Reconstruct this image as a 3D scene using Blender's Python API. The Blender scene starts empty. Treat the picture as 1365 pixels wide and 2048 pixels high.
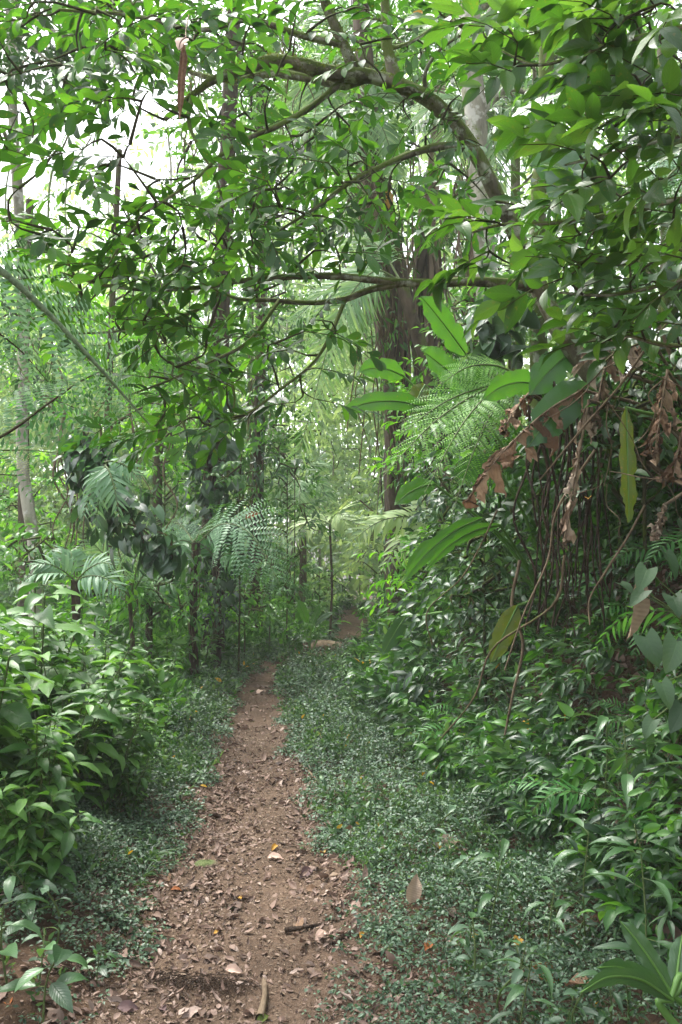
import bpy, math, random
import numpy as np

SC = bpy.context.scene
COL = SC.collection
F, CX, CY = 1700.0, 682.5, 1024.0
HORIZON = 1125.0
PITCH = math.atan((HORIZON - CY) / F)
EYE = np.array([0.0, 0.0, 1.55])
UPV = np.array([0.0, 0.0, 1.0])
HAZE_DENSITY = 0.0018
EXPOSURE = 2.05

# ------------------------------------------------------------------ basics
def A(*v): return np.array(v, float)
def unit(v):
    v = np.asarray(v, float)
    n = np.linalg.norm(v, axis=-1, keepdims=True)
    return v / np.maximum(n, 1e-9)
def at(px, py, Y):
    """world point seen at photo pixel (px, py) and Y metres ahead"""
    dz = -(py - CY) / F
    d = A((px - CX) / F, math.cos(PITCH) - dz * math.sin(PITCH), math.sin(PITCH) + dz * math.cos(PITCH))
    return EYE + d * (Y / d[1])
def to_px(P):
    q = np.asarray(P, float) - EYE
    c, s = math.cos(PITCH), math.sin(PITCH)
    y = q[..., 1] * c + q[..., 2] * s
    z = -q[..., 1] * s + q[..., 2] * c
    return CX + F * q[..., 0] / y, CY - F * z / y
def smooth(e0, e1, x):
    t = np.clip((x - e0) / (e1 - e0), 0, 1)
    return t * t * (3 - 2 * t)

# ------------------------------------------------------------------ terrain
PATH = np.array([[-8, -.1], [0, -.18], [2.84, -.31], [3.9, -.40], [5.5, -.52], [8, -.80], [10, -1.0], [12, -1.12], [13.3, -.95], [14.5, -.3],
                 [15.5, .22], [17, .34], [20, .26], [24, .34], [28, .62], [31, 1.3], [34, 2.6], [45, 6.0], [80, 14]])
def path_x(y): return np.interp(y, PATH[:, 0], PATH[:, 1])
def path_half(y): return np.interp(y, [0, 3, 5, 8, 11, 12.5, 15, 20, 30], [.50, .44, .36, .27, .20, .16, .36, .44, .5])
def foot_x(y): return np.maximum(path_x(y) + .85 + .1 * np.sin(y * 1.3), np.interp(y, [-5, 3, 4.5, 5.5, 6.5, 8, 10, 12, 14, 16, 30], [1.25, 1.12, .97, .82, .64, .42, .36, .5, .8, 1.2, 2.2]))
def wob(x, y, f, seed=0.0):
    return (np.sin(x * f + 1.7 * np.sin(y * f * .7 + seed) + seed) + np.sin(y * f * 1.3 + 1.3 * np.sin(x * f * .9 + seed * 2) + seed * 3)) * .5
def ground_z(x, y):
    x = np.asarray(x, float); y = np.asarray(y, float)
    px = path_x(y)
    z = .035 * wob(x, y, 1.7, 1) + .018 * wob(x, y, 5.3, 2) + .006 * wob(x, y, 17., 3) + .003 * wob(x, y, 41., 5)
    d = np.abs(x - px) / path_half(y)
    z = z - .05 * (1 - smooth(.5, 1.5, d))
    ft = foot_x(y)
    t = x - ft
    steep = np.interp(y, [0, 9, 14, 20], [1.0, 1.0, .8, .45])
    bank = 2.35 * smooth(-.1, 1.9, t) + np.clip(t - 1.5, 0, 1e9) * .42
    bank = np.where(bank > 9, 9 + (bank - 9) * .1, bank)
    z = z + steep * bank + .12 * smooth(.1, .6, t) * wob(x, y, 2.9, 4)
    l = np.clip(px - 1.3 - x, 0, 1e9)
    z = z - .10 * l * smooth(0, 1.5, l) * np.exp(-l / 30)
    # small cut bank with roots, bottom left of the path
    z = z + .09 * smooth(.55, .8, px - x) * (1 - smooth(1.3, 2.2, px - x)) * smooth(2.6, 3.3, y) * (1 - smooth(4.2, 5.2, y))
    z = z + .9 * smooth(14, 40, y) * smooth(0, 4, -x) 
    return z
def on_ground(px, py, y0=1.5, y1=60.):
    Y = np.linspace(y0, y1, 3000)
    P = np.array([at(px, py, a) for a in (1.0, 2.0)])
    d = P[1] - P[0]; P = P[0] + d * (Y[:, None] - 1.0)
    hit = np.nonzero(P[:, 2] < ground_z(P[:, 0], P[:, 1]))[0]
    return P[hit[0]] if len(hit) else P[-1]

# ------------------------------------------------------------------ mesh batches
class MB:
    def __init__(s): s.V = []; s.Q = []; s.U = []; s.M = []; s.n = 0
    def add(s, V, Q, U=None, mat=0):
        V = np.asarray(V, np.float32).reshape(-1, 3); Q = np.asarray(Q, np.int32).reshape(-1, 4)
        s.V.append(V); s.Q.append(Q + s.n)
        s.U.append(np.zeros((len(V), 2), np.float32) if U is None else np.asarray(U, np.float32).reshape(-1, 2))
        s.M.append(np.full(len(Q), mat, np.int32)); s.n += len(V)
    def build(s, name, mats, parent=None, flat=False):
        if not s.V: return None
        V = np.concatenate(s.V); Q = np.concatenate(s.Q); U = np.concatenate(s.U); M = np.concatenate(s.M)
        if parent is not None: V = V - np.array(parent.location, np.float32)
        me = bpy.data.meshes.new(name)
        me.vertices.add(len(V)); me.vertices.foreach_set('co', V.astype(np.float32).ravel())
        me.loops.add(Q.size); me.loops.foreach_set('vertex_index', Q.ravel())
        me.polygons.add(len(Q)); me.polygons.foreach_set('loop_start', np.arange(0, Q.size, 4, dtype=np.int32))
        me.polygons.foreach_set('loop_total', np.full(len(Q), 4, np.int32))
        me.polygons.foreach_set('material_index', M)
        me.polygons.foreach_set('use_smooth', np.full(len(Q), not flat, bool))
        uv = me.uv_layers.new(name='UVMap'); uv.data.foreach_set('uv', U[Q.ravel()].ravel())
        for m in (mats if isinstance(mats, (list, tuple)) else [mats]): me.materials.append(m)
        me.update(calc_edges=True)
        o = bpy.data.objects.new(name, me); COL.objects.link(o)
        if parent is not None: o.parent = parent
        return o

def tag(o, label, cat, group=None, kind=None):
    if label: o['label'] = label
    if cat: o['category'] = cat
    if group: o['group'] = group
    if kind: o['kind'] = kind
    return o
def thing(name, label, cat, loc, group=None):
    o = bpy.data.objects.new(name, None); COL.objects.link(o)
    o.location = [float(v) for v in loc]; o.empty_display_size = .1
    return tag(o, label, cat, group)
def dup(root, loc, rz=0.0, sc=1.0, label=None, group=None, tilt=(0, 0)):
    r = root.copy(); COL.objects.link(r)
    r.location = [float(v) for v in loc]; r.rotation_euler = (tilt[0], tilt[1], rz); r.scale = (sc, sc, sc)
    if label: r['label'] = label
    if group: r['group'] = group
    for ch in KIDS.get(root.name, []):
        c = ch.copy(); COL.objects.link(c); c.parent = r
    return r
KIDS = {}
def part(mb, name, mats, parent, flat=False):
    o = mb.build(name, mats, parent, flat)
    if o is not None: KIDS.setdefault(parent.name, []).append(o)
    return o

def tube(mb, pts, radii, sides=8, mat=0, rough=0.0, seed=0):
    P = np.asarray(pts, float); n = len(P); R = np.broadcast_to(np.asarray(radii, float), (n,))
    T = np.gradient(P, axis=0); T = unit(T)
    ref = A(0, 0, 1) if abs(T[0][2]) < .9 else A(1, 0, 0)
    a = unit(np.cross(T[0], ref)); rows = []
    ang = np.linspace(0, 2 * math.pi, sides, endpoint=False)
    rg = np.random.RandomState(seed)
    lob = rg.rand(3) * 6.28
    for i in range(n):
        a = unit(a - T[i] * a.dot(T[i])); b = np.cross(T[i], a)
        r = R[i] * (1 + rough * (.5 * np.sin(3 * ang + lob[0] + i * .35) + .4 * np.sin(5 * ang + lob[1] - i * .6) + .6 * (rg.rand(sides) - .5)))
        rows.append(P[i] + (np.cos(ang) * r)[:, None] * a + (np.sin(ang) * r)[:, None] * b)
    V = np.concatenate(rows)
    i = np.arange(n - 1)[:, None] * sides; j = np.arange(sides)[None, :]; k = (j + 1) % sides
    Q = np.stack([i + j, i + k, i + sides + k, i + sides + j], -1).reshape(-1, 4)
    L = np.concatenate([[0], np.cumsum(np.linalg.norm(np.diff(P, axis=0), axis=1))])
    U = np.stack([np.tile(np.arange(sides) / sides, n), np.repeat(L, sides)], -1)
    mb.add(V, Q, U, mat)
def curve(pts, n=24):
    """Catmull-Rom through points (k, d)"""
    P = np.asarray(pts, float)
    P = np.vstack([2 * P[0] - P[1], P, 2 * P[-1] - P[-2]]); m = len(P) - 3
    out = []
    for t in np.linspace(0, m, n):
        i = min(int(t), m - 1); u = t - i; p0, p1, p2, p3 = P[i:i + 4]
        out.append(.5 * (2 * p1 + (p2 - p0) * u + (2 * p0 - 5 * p1 + 4 * p2 - p3) * u * u + (3 * p1 - p0 - 3 * p2 + p3) * u ** 3))
    return np.array(out)

# ------------------------------------------------------------------ leaves
def leafproto(ratio=.38, shape='ovate', n=6, fold=.25, droop=.5, wave=0., cross=3, twist=0., seed=0):
    t = np.linspace(0, 1, n + 1)
    if shape == 'ovate': w = np.sin(math.pi * np.clip(t, 0, 1) ** .8) ** .85 * (1 - .25 * t ** 3)
    elif shape == 'obovate': w = np.sin(math.pi * t ** 1.35) ** .8
    elif shape == 'lance': w = np.sin(math.pi * t ** .72) ** 1.0 * (1 - .3 * t)
    elif shape == 'heart': w = np.sin(math.pi * (.14 + .86 * t) ** .62) ** .8
    elif shape == 'paddle': w = np.minimum(1, t * 5) ** .6 * (1 - np.clip((t - .55) / .45, 0, 1) ** 2.4)
    elif shape == 'strap': w = np.minimum(1, .45 + t * 4) * (1 - t ** 2.2)
    elif shape == 'diamond': w = np.sin(math.pi * t ** .8)
    w = np.maximum(w, .015) * ratio * .5
    u = np.linspace(-1, 1, cross)
    X = w[:, None] * u[None, :]
    Z = np.abs(X) * fold + wave * ratio * np.sin(t * 17 + seed)[:, None] * np.abs(u)[None, :]
    Yc = np.repeat(t[:, None], cross, 1)
    if shape == 'heart': Yc = Yc - .2 * np.abs(u)[None, :] * ((1 - t) ** 4)[:, None]
    if twist:
        a = twist * t[:, None]; X, Z = X * np.cos(a) - Z * np.sin(a), X * np.sin(a) + Z * np.cos(a)
    if abs(droop) > 1e-4:
        a = droop * Yc; yy = np.sin(a) / droop; zz = -(1 - np.cos(a)) / droop
        Y2 = yy + Z * np.sin(a); Z2 = zz + Z * np.cos(a)
    else: Y2, Z2 = Yc, Z
    V = np.stack([X, Y2, Z2], -1).reshape(-1, 3)
    U = np.stack([np.repeat(((u + 1) / 2)[None, :], n + 1, 0), np.repeat(t[:, None], cross, 1)], -1).reshape(-1, 2)
    i = np.arange(n)[:, None] * cross; j = np.arange(cross - 1)[None, :]
    Q = np.stack([i + j, i + j + 1, i + cross + j + 1, i + cross + j], -1).reshape(-1, 4)
    return V, Q, U
def stamp(mb, protos, P, D, N, S, mat=0, rg=None, wid=None):
    """copies of leaf protos at points P along directions D with normals N and lengths S"""
    P = np.asarray(P, float).reshape(-1, 3); K = len(P)
    if K == 0: return
    D = unit(np.broadcast_to(D, (K, 3))); N = np.broadcast_to(N, (K, 3))
    X = unit(np.cross(D, N)); Z = np.cross(X, D)
    S = np.broadcast_to(np.asarray(S, float), (K,))
    Wd = np.ones(K) if wid is None else np.broadcast_to(wid, (K,))
    if not isinstance(protos, list): protos = [protos]
    pick = (rg or np.random).randint(0, len(protos), K)
    mt = np.broadcast_to(mat, (K,))
    for q, (V, Q, U) in enumerate(protos):
        for m in np.unique(mt):
            k = np.nonzero((pick == q) & (mt == m))[0]
            if len(k) == 0: continue
            W = (V[None, :, 0, None] * X[k, None, :] * Wd[k, None, None] + V[None, :, 1, None] * D[k, None, :] + V[None, :, 2, None] * Z[k, None, :]) * S[k, None, None] + P[k, None, :]
            QQ = (Q[None] + (np.arange(len(k)) * len(V))[:, None, None]).reshape(-1, 4)
            mb.add(W.reshape(-1, 3), QQ, np.tile(U, (len(k), 1)), int(m))
def rdir(rg, k, flat=1.0):
    d = rg.randn(k, 3); d[:, 2] *= flat
    return unit(d)
def spray(mb, protos, C, D, n, tw, ll, rg, ang=.9, droop=.25, jit=.25, mat=0, upmix=.35, end=True):
    """leafy twigs: at each C a twig of length tw along D with n alternate leaves of length ll"""
    C = np.asarray(C, float).reshape(-1, 3); K = len(C)
    if K == 0: return
    D = unit(D); tw = np.broadcast_to(tw, (K,)); ll = np.broadcast_to(ll, (K,))
    up = unit(UPV + rg.randn(K, 3) * upmix)
    S = unit(np.cross(D, up)); Nn = np.cross(S, D)
    for i in range(n):
        t = (i + .5 + .3 * rg.randn(K)) / n
        side = 1 if i % 2 else -1
        a = ang * (1 - .55 * (i / max(1, n - 1))) if end else ang
        if end and i == n - 1: a = .1
        pos = C + D * (tw * t)[:, None] - UPV * (droop * .5 * tw * t ** 2)[:, None]
        d = D * math.cos(a) + S * side * math.sin(a) - UPV * droop + rg.randn(K, 3) * jit
        sz = ll * (.72 + .5 * rg.rand(K)) * (1 - .25 * abs(2 * (i / max(1, n)) - 1))
        stamp(mb, protos, pos, d, Nn + rg.randn(K, 3) * jit * .8, sz, mat, rg)

def frames(sp, hint=None):
    T = unit(np.gradient(sp, axis=0))
    S = unit(np.cross(T, np.broadcast_to(UPV if hint is None else hint, T.shape)) + 1e-6)
    return T, S, np.cross(S, T)
DIAM = leafproto(.34, 'diamond', 2, .1, .35, cross=2)
DIAM3 = leafproto(.36, 'ovate', 3, .2, .5, cross=3)
def frond(mb, spine, plen, npin=22, nsub=14, rg=None, start=.14, r0=.008, ang=1.15, hang=.25, sub=True, mats=(0, 1), lift=0., subratio=None, hint=None):
    """a fern frond along a spine curve: pinnae left and right, each with rows of pinnules"""
    rg = rg or np.random.RandomState(1)
    sp = curve(spine, 40); T, S, N = frames(sp, hint)
    tube(mb, sp, np.linspace(r0, r0 * .15, len(sp)), 6, mats[1])
    s = np.linspace(start, .985, npin)
    idx = s * (len(sp) - 1)
    def samp(X): return np.stack([np.interp(idx, np.arange(len(sp)), X[:, c]) for c in range(3)], -1)
    P, Ts, Ss, Ns = samp(sp), unit(samp(T)), unit(samp(S)), unit(samp(N))
    u = (s - start) / (1 - start)
    L = plen * np.clip(np.sin(math.pi * (.16 + .84 * u) ** .85), 0, 1) ** .75 * (1 - .15 * u) + plen * .03
    for side in (-1, 1):
        a = ang - .45 * u + rg.randn(npin) * .05
        d = unit(Ts * np.cos(a)[:, None] + side * Ss * np.sin(a)[:, None] + Ns * lift + rg.randn(npin, 3) * .1)
        m = np.linspace(.04, 1, nsub)
        # pinna mid line, sagging
        g = A(0, 0, -1)
        pos = P[:, None, :] + d[:, None, :] * (L[:, None, None] * m[None, :, None]) + g * (hang * L[:, None, None] * (m ** 2)[None, :, None])
        dir_ = unit(d[:, None, :] + g * (2 * hang * m)[None, :, None])
        nn = unit(np.cross(np.cross(dir_, np.broadcast_to(Ns[:, None, :], dir_.shape)), dir_))
        sd = unit(np.cross(dir_, nn))
        if sub:
            pl = L[:, None] / nsub * (2.15 if subratio is None else subratio) * (1 - .72 * m[None, :] ** 1.6)
            for s2 in (-1, 1):
                dd = dir_ * .38 + s2 * sd * .92 - nn * .1
                stamp(mb, DIAM, pos, dd.reshape(-1, 3), nn.reshape(-1, 3), pl.ravel() * (.9 + .2 * rg.rand(pl.size)), mats[0], rg)
        else:
            stamp(mb, FERNLEAF, P, d - UPV * hang * .5, Ns, L, mats[0], rg)
FERNLEAF = [leafproto(.17, 'lance', 6, .2, d_, cross=3) for d_ in (.35, .7, 1.0)]
STRAPS = [leafproto(.055, 'strap', 6, .5, d_, cross=3) for d_ in (.5, .9, 1.3)]
def palm_frond(mb, spine, llen, n=38, rg=None, mats=(0, 1), r0=.014, start=.2, ang=.95, lift=.15, protos=None, wid=1.0, hang=.25, hint=None):
    rg = rg or np.random.RandomState(2)
    sp = curve(spine, 40); T, S, N = frames(sp, hint)
    tube(mb, sp, np.linspace(r0, r0 * .2, len(sp)), 6, mats[1])
    s = np.linspace(start, .99, n); idx = s * (len(sp) - 1)
    def samp(X): return np.stack([np.interp(idx, np.arange(len(sp)), X[:, c]) for c in range(3)], -1)
    P, Ts, Ss, Ns = samp(sp), unit(samp(T)), unit(samp(S)), unit(samp(N))
    u = (s - start) / (1 - start)
    L = llen * (.45 + .55 * np.sin(math.pi * (.1 + .8 * u))) * (1 - .3 * u)
    for side in (-1, 1):
        a = ang - .4 * u + rg.randn(n) * .05
        d = Ts * np.cos(a)[:, None] + side * Ss * np.sin(a)[:, None] + Ns * lift - UPV * hang * .5 + rg.randn(n, 3) * .05
        stamp(mb, protos or STRAPS, P, d, Ns + side * -Ss * .3, L, mats[0], rg, wid)

def blade(mb, spine, width, mats=(0, 1), n=22, cross=9, shape='paddle', fold=.25, roll=0., tear=0., rg=None, rib=.006, wave=.045, side_hint=None):
    """one big leaf blade along a spine, with midrib; tear > 0 splits it into strips"""
    rg = rg or np.random.RandomState(3)
    sp = curve(spine, n); T = unit(np.gradient(sp, axis=0))
    h = UPV if side_hint is None else np.asarray(side_hint, float)
    S = unit(np.cross(T, np.broadcast_to(h, T.shape)) + 1e-6); N = np.cross(S, T)
    c, s_ = math.cos(roll), math.sin(roll); S, N = S * c + N * s_, N * c - S * s_
    t = np.linspace(0, 1, n)
    if shape == 'paddle': w = np.minimum(1, t * 4 + .05) ** .6 * (1 - np.clip((t - .5) / .5, 0, 1) ** 2.6)
    elif shape == 'strap': w = np.minimum(1, .5 + t * 3) * (1 - t ** 3)
    else: w = np.sin(math.pi * np.clip(t, 0, 1) ** .7) ** .8
    if tear <= 0:
        for _ in range(rg.randint(1, 4)):
            w = w * (1 - rg.uniform(.15, .4) * np.exp(-((t - rg.uniform(.3, .95)) / .015) ** 2))
    w = np.maximum(w, .01) * width * .5
    tube(mb, sp + N * .002, np.linspace(rib, rib * .3, n), 5, mats[1])
    u = np.linspace(0, 1, (cross + 1) // 2)
    for side in (-1, 1):
        if tear <= 0:
            wv = wave * width * np.sin(t * 23 + side)[:, None] * u[None, :] ** 2 + wave * .6 * width * np.sin(t * 61)[:, None] * u[None, :] ** 3
            V = sp[:, None, :] + S[:, None, :] * side * (w[:, None] * u[None, :])[..., None] + N[:, None, :] * ((w[:, None] * u[None, :]) * fold - (w[:, None] * u[None, :] ** 2) * fold * .8 + wv)[..., None]
            m = len(u); i = np.arange(n - 1)[:, None] * m; j = np.arange(m - 1)[None, :]
            Q = np.stack([i + j, i + j + 1, i + m + j + 1, i + m + j], -1).reshape(-1, 4)
            U = np.stack([np.repeat((.5 + side * u / 2)[None, :], n, 0), np.repeat(t[:, None], m, 1)], -1)
            mb.add(V, Q, U, mats[0])
        else:
            i = 0
            while i < n - 1:
                k = min(n - 1, i + rg.randint(2, 6))
                m = 9; uu = np.linspace(0, 1, m)
                g = unit(A(0, 0, -1) + rg.randn(3) * .25)
                out = side * S[i:k + 1] * (1 - tear) + g * tear
                curl = rg.uniform(-1.0, 1.0)
                rows = []
                ln = w[i:k + 1] * rg.uniform(.8, 1.35)
                shrink = np.linspace(1, rg.uniform(.2, .8), m)
                mid = sp[i:k + 1].mean(0)
                for q in range(m):
                    base = mid + (sp[i:k + 1] - mid) * shrink[q]
                    off = out * (ln[:, None] * uu[q]) + g * (tear * .7 * ln[:, None] * uu[q] ** 2) + N[i:k + 1] * (curl * ln[:, None] * uu[q] ** 2 * .5) + N[i:k + 1] * (ln * .10 * np.sin(uu[q] * 7 + np.arange(k - i + 1) * 2.2 + i))[:, None] + rg.randn(k - i + 1, 3) * .012 * uu[q]
                    rows.append(base + off)
                V = np.stack(rows, 1); kk = k - i + 1
                a_ = np.arange(kk - 1)[:, None] * m; b_ = np.arange(m - 1)[None, :]
                Q = np.stack([a_ + b_, a_ + b_ + 1, a_ + m + b_ + 1, a_ + m + b_], -1).reshape(-1, 4)
                U = np.stack([np.repeat((.5 + side * uu / 2)[None, :], kk, 0), np.repeat(t[i:k + 1, None], m, 1)], -1)
                mb.add(V, Q, U, mats[0]); i = k

# ------------------------------------------------------------------ materials
def lin(r, g, b):
    f = lambda c: ((c / 255 + .055) / 1.055) ** 2.4 if c > 10 else c / 255 / 12.92
    return (f(r), f(g), f(b), 1)
class NT:
    def __init__(s, name):
        s.m = bpy.data.materials.new(name); s.m.use_nodes = True; s.t = s.m.node_tree; s.t.nodes.clear()
        s.out = s.n('ShaderNodeOutputMaterial')
    def n(s, typ, **kw):
        nd = s.t.nodes.new(typ)
        for k, v in kw.items(): setattr(nd, k, v)
        return nd
    def l(s, a, b): s.t.links.new(a, b)
    def math(s, op, a, b=None, c=None):
        nd = s.n('ShaderNodeMath', operation=op)
        for i, v in enumerate((a, b, c)):
            if v is None: continue
            if isinstance(v, (int, float)): nd.inputs[i].default_value = v
            else: s.l(v, nd.inputs[i])
        return nd.outputs[0]
    def ramp(s, fac, stops, interp='LINEAR'):
        nd = s.n('ShaderNodeValToRGB'); cr = nd.color_ramp; cr.interpolation = interp
        while len(cr.elements) < len(stops): cr.elements.new(.5)
        for e, (p, c) in zip(cr.elements, stops): e.position = p; e.color = c
        s.l(fac, nd.inputs[0]); return nd.outputs[0]
    def mix(s, fac, a, b, mode='MIX'):
        nd = s.n('ShaderNodeMix', data_type='RGBA', blend_type=mode)
        for sock, v in ((nd.inputs[0], fac), (nd.inputs[6], a), (nd.inputs[7], b)):
            if isinstance(v, (int, float)): sock.default_value = v
            elif isinstance(v, tuple): sock.default_value = v
            else: s.l(v, sock)
        return nd.outputs[2]
    def noise(s, scale, detail=3, coord=None, rough=.6):
        nd = s.n('ShaderNodeTexNoise'); nd.inputs['Scale'].default_value = scale; nd.inputs['Detail'].default_value = detail; nd.inputs['Roughness'].default_value = rough
        if coord is not None: s.l(coord, nd.inputs['Vector'])
        return nd.outputs['Fac']
    def obj(s):
        return s.n('ShaderNodeTexCoord').outputs['Object']

def leafmat(name, cols, trans=.35, rough=.42, spec=.5, veins=0, veindep=.35, spots=0., yellow=0., tcol=None, tboost=1.6):
    """cols: three base colours dark > light, picked per leaf"""
    k = NT(name)
    geo = k.n('ShaderNodeNewGeometry'); oi = k.n('ShaderNodeObjectInfo')
    r = geo.outputs['Random Per Island']
    nz = k.noise(2.2, 2, geo.outputs['Position'])
    f = k.math('ADD', k.math('MULTIPLY', r, .75), k.math('MULTIPLY', nz, .35))
    stops = [(.08, cols[0]), (.55, cols[1]), (.95, cols[2])]
    c = k.ramp(f, stops)
    if yellow > 0:
        yc = k.ramp(r, [(0, (0, 0, 0, 1)), (1 - yellow, (0, 0, 0, 1)), (min(1, 1 - yellow + .002), (1, 1, 1, 1))], 'CONSTANT')
        c = k.mix(yc, c, lin(190, 150, 40))
    bump = None
    if veins:
        uv = k.n('ShaderNodeUVMap'); sep = k.n('ShaderNodeSeparateXYZ'); k.l(uv.outputs[0], sep.inputs[0])
        au = k.math('ABSOLUTE', k.math('SUBTRACT', sep.outputs[0], .5))
        ph = k.math('SUBTRACT', k.math('MULTIPLY', sep.outputs[1], float(veins)), k.math('MULTIPLY', au, veins * .55))
        rid = k.math('ABSOLUTE', k.math('SUBTRACT', k.math('FRACT', ph), .5))   # 0 at vein
        v = k.math('SUBTRACT', 1.0, k.math('MINIMUM', k.math('MULTIPLY', rid, 7.0), 1.0))
        midr = k.math('SUBTRACT', 1.0, k.math('MINIMUM', k.math('MULTIPLY', au, 28.0), 1.0))
        vv = k.math('MAXIMUM', k.math('MULTIPLY', v, .55), midr)
        light = k.mix(1.0, c, (1.5, 1.45, 1.3, 1), 'MULTIPLY')
        c = k.mix(k.math('MULTIPLY', vv, veindep), c, light)
        b = k.n('ShaderNodeBump'); b.inputs['Strength'].default_value = .5; b.inputs['Distance'].default_value = .0015
        k.l(k.math('SUBTRACT', rid, midr), b.inputs['Height']); bump = b.outputs[0]
    if spots > 0:
        sp = k.noise(55, 2, geo.outputs['Position'])
        c = k.mix(k.math('MULTIPLY', k.math('GREATER_THAN', sp, .66), spots), c, lin(120, 105, 40))
    p = k.n('ShaderNodeBsdfPrincipled'); k.l(c, p.inputs['Base Color'])
    rr = k.math('ADD', rough - .08, k.math('MULTIPLY', nz, .2)); k.l(rr, p.inputs['Roughness'])
    p.inputs['Specular IOR Level'].default_value = spec
    t = k.n('ShaderNodeBsdfTranslucent')
    tc = k.mix(1.0, c, tcol or (tboost * 1.25, tboost * 1.15, tboost * .55, 1), 'MULTIPLY'); k.l(tc, t.inputs[0])
    if bump is not None: k.l(bump, p.inputs['Normal'])
    mx = k.n('ShaderNodeMixShader'); mx.inputs[0].default_value = trans
    k.l(p.outputs[0], mx.inputs[1]); k.l(t.outputs[0], mx.inputs[2]); k.l(mx.outputs[0], k.out.inputs[0])
    return k.m
def barkmat(name, base, dark, moss=None, mossamt=.5, lichen=None, scale=9, stretch=(1, 1, .35), rough=.9, bumpd=.02):
    k = NT(name); co = k.n('ShaderNodeNewGeometry').outputs['Position']
    mp = k.n('ShaderNodeMapping'); mp.inputs['Scale'].default_value = stretch; k.l(co, mp.inputs[0])
    a = k.noise(scale, 6, mp.outputs[0], .65); b = k.noise(scale * 4, 4, mp.outputs[0])
    c = k.ramp(a, [(.3, dark), (.65, base)])
    if lichen is not None:
        lz = k.noise(scale * .9, 4, co); c = k.mix(k.ramp(lz, [(.52, (0, 0, 0, 1)), (.6, (.8, .8, .8, 1))]), c, lichen)
    if moss is not None:
        g = k.n('ShaderNodeNewGeometry'); sep = k.n('ShaderNodeSeparateXYZ'); k.l(g.outputs['Normal'], sep.inputs[0])
        mz = k.math('ADD', k.math('MULTIPLY', sep.outputs[2], .25), k.noise(scale * .6, 5, co))
        c = k.mix(k.ramp(mz, [(.62 - mossamt * .3, (0, 0, 0, 1)), (.72 - mossamt * .3, (1, 1, 1, 1))]), c, moss)
    p = k.n('ShaderNodeBsdfPrincipled'); k.l(c, p.inputs['Base Color']); p.inputs['Roughness'].default_value = rough; p.inputs['Specular IOR Level'].default_value = .2
    bm = k.n('ShaderNodeBump'); bm.inputs['Strength'].default_value = .8; bm.inputs['Distance'].default_value = bumpd
    k.l(k.math('ADD', a, k.math('MULTIPLY', b, .5)), bm.inputs['Height']); k.l(bm.outputs[0], p.inputs['Normal'])
    k.l(p.outputs[0], k.out.inputs[0]); return k.m
def drymat(name, cols, trans=.2, veins=0, rough=.7):
    k = NT(name); geo = k.n('ShaderNodeNewGeometry')
    nz = k.noise(7, 4, geo.outputs['Position'])
    f = k.math('ADD', k.math('MULTIPLY', geo.outputs['Random Per Island'], .8), k.math('MULTIPLY', k.math('SUBTRACT', nz, .35), .6))
    n = len(cols); c = k.ramp(f, [(i / (n - 1) * .95, cc) for i, cc in enumerate(cols)])
    p = k.n('ShaderNodeBsdfPrincipled'); p.inputs['Roughness'].default_value = rough; p.inputs['Specular IOR Level'].default_value = .35
    if veins:
        uv = k.n('ShaderNodeUVMap'); sep = k.n('ShaderNodeSeparateXYZ'); k.l(uv.outputs[0], sep.inputs[0])
        st = k.math('SINE', k.math('MULTIPLY', sep.outputs[1], float(veins)))
        st2 = k.math('SINE', k.math('MULTIPLY', sep.outputs[1], float(veins) * 3.7))
        h = k.math('ADD', st, k.math('MULTIPLY', st2, .5))
        c = k.mix(k.math('MULTIPLY', k.math('ADD', h, 1.5), .12), c, cols[0])
        b = k.n('ShaderNodeBump'); b.inputs['Strength'].default_value = .5; b.inputs['Distance'].default_value = .004
        k.l(h, b.inputs['Height']); k.l(b.outputs[0], p.inputs['Normal'])
    k.l(c, p.inputs['Base Color'])
    t = k.n('ShaderNodeBsdfTranslucent'); k.l(c, t.inputs[0])
    mx = k.n('ShaderNodeMixShader'); mx.inputs[0].default_value = trans
    k.l(p.outputs[0], mx.inputs[1]); k.l(t.outputs[0], mx.inputs[2]); k.l(mx.outputs[0], k.out.inputs[0]); return k.m
def soilmat(name, cols, sc=1.0):
    k = NT(name); co = k.n('ShaderNodeNewGeometry').outputs['Position']
    a = k.noise(2.2 * sc, 6, co, .7); b = k.noise(38 * sc, 4, co, .7); d = k.noise(160 * sc, 2, co)
    f = k.math('ADD', k.math('MULTIPLY', a, .5), k.math('MULTIPLY', b, .5))
    c = k.ramp(f, [(.3, cols[0]), (.5, cols[1]), (.68, cols[2])])
    c = k.mix(k.math('MULTIPLY', k.math('GREATER_THAN', d, .6), .35), c, cols[2])
    p = k.n('ShaderNodeBsdfPrincipled'); k.l(c, p.inputs['Base Color']); p.inputs['Roughness'].default_value = .92; p.inputs['Specular IOR Level'].default_value = .2
    bm = k.n('ShaderNodeBump'); bm.inputs['Strength'].default_value = .9; bm.inputs['Distance'].default_value = .015
    k.l(k.math('ADD', k.math('MULTIPLY', d, .4), b), bm.inputs['Height']); k.l(bm.outputs[0], p.inputs['Normal'])
    k.l(p.outputs[0], k.out.inputs[0]); return k.m

M = {}
M['path'] = soilmat('path_soil', [lin(57, 46, 37), lin(83, 67, 54), lin(111, 92, 77)])
M['soil'] = soilmat('forest_soil', [lin(42, 33, 25), lin(72, 55, 42), lin(98, 78, 60)])
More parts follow.
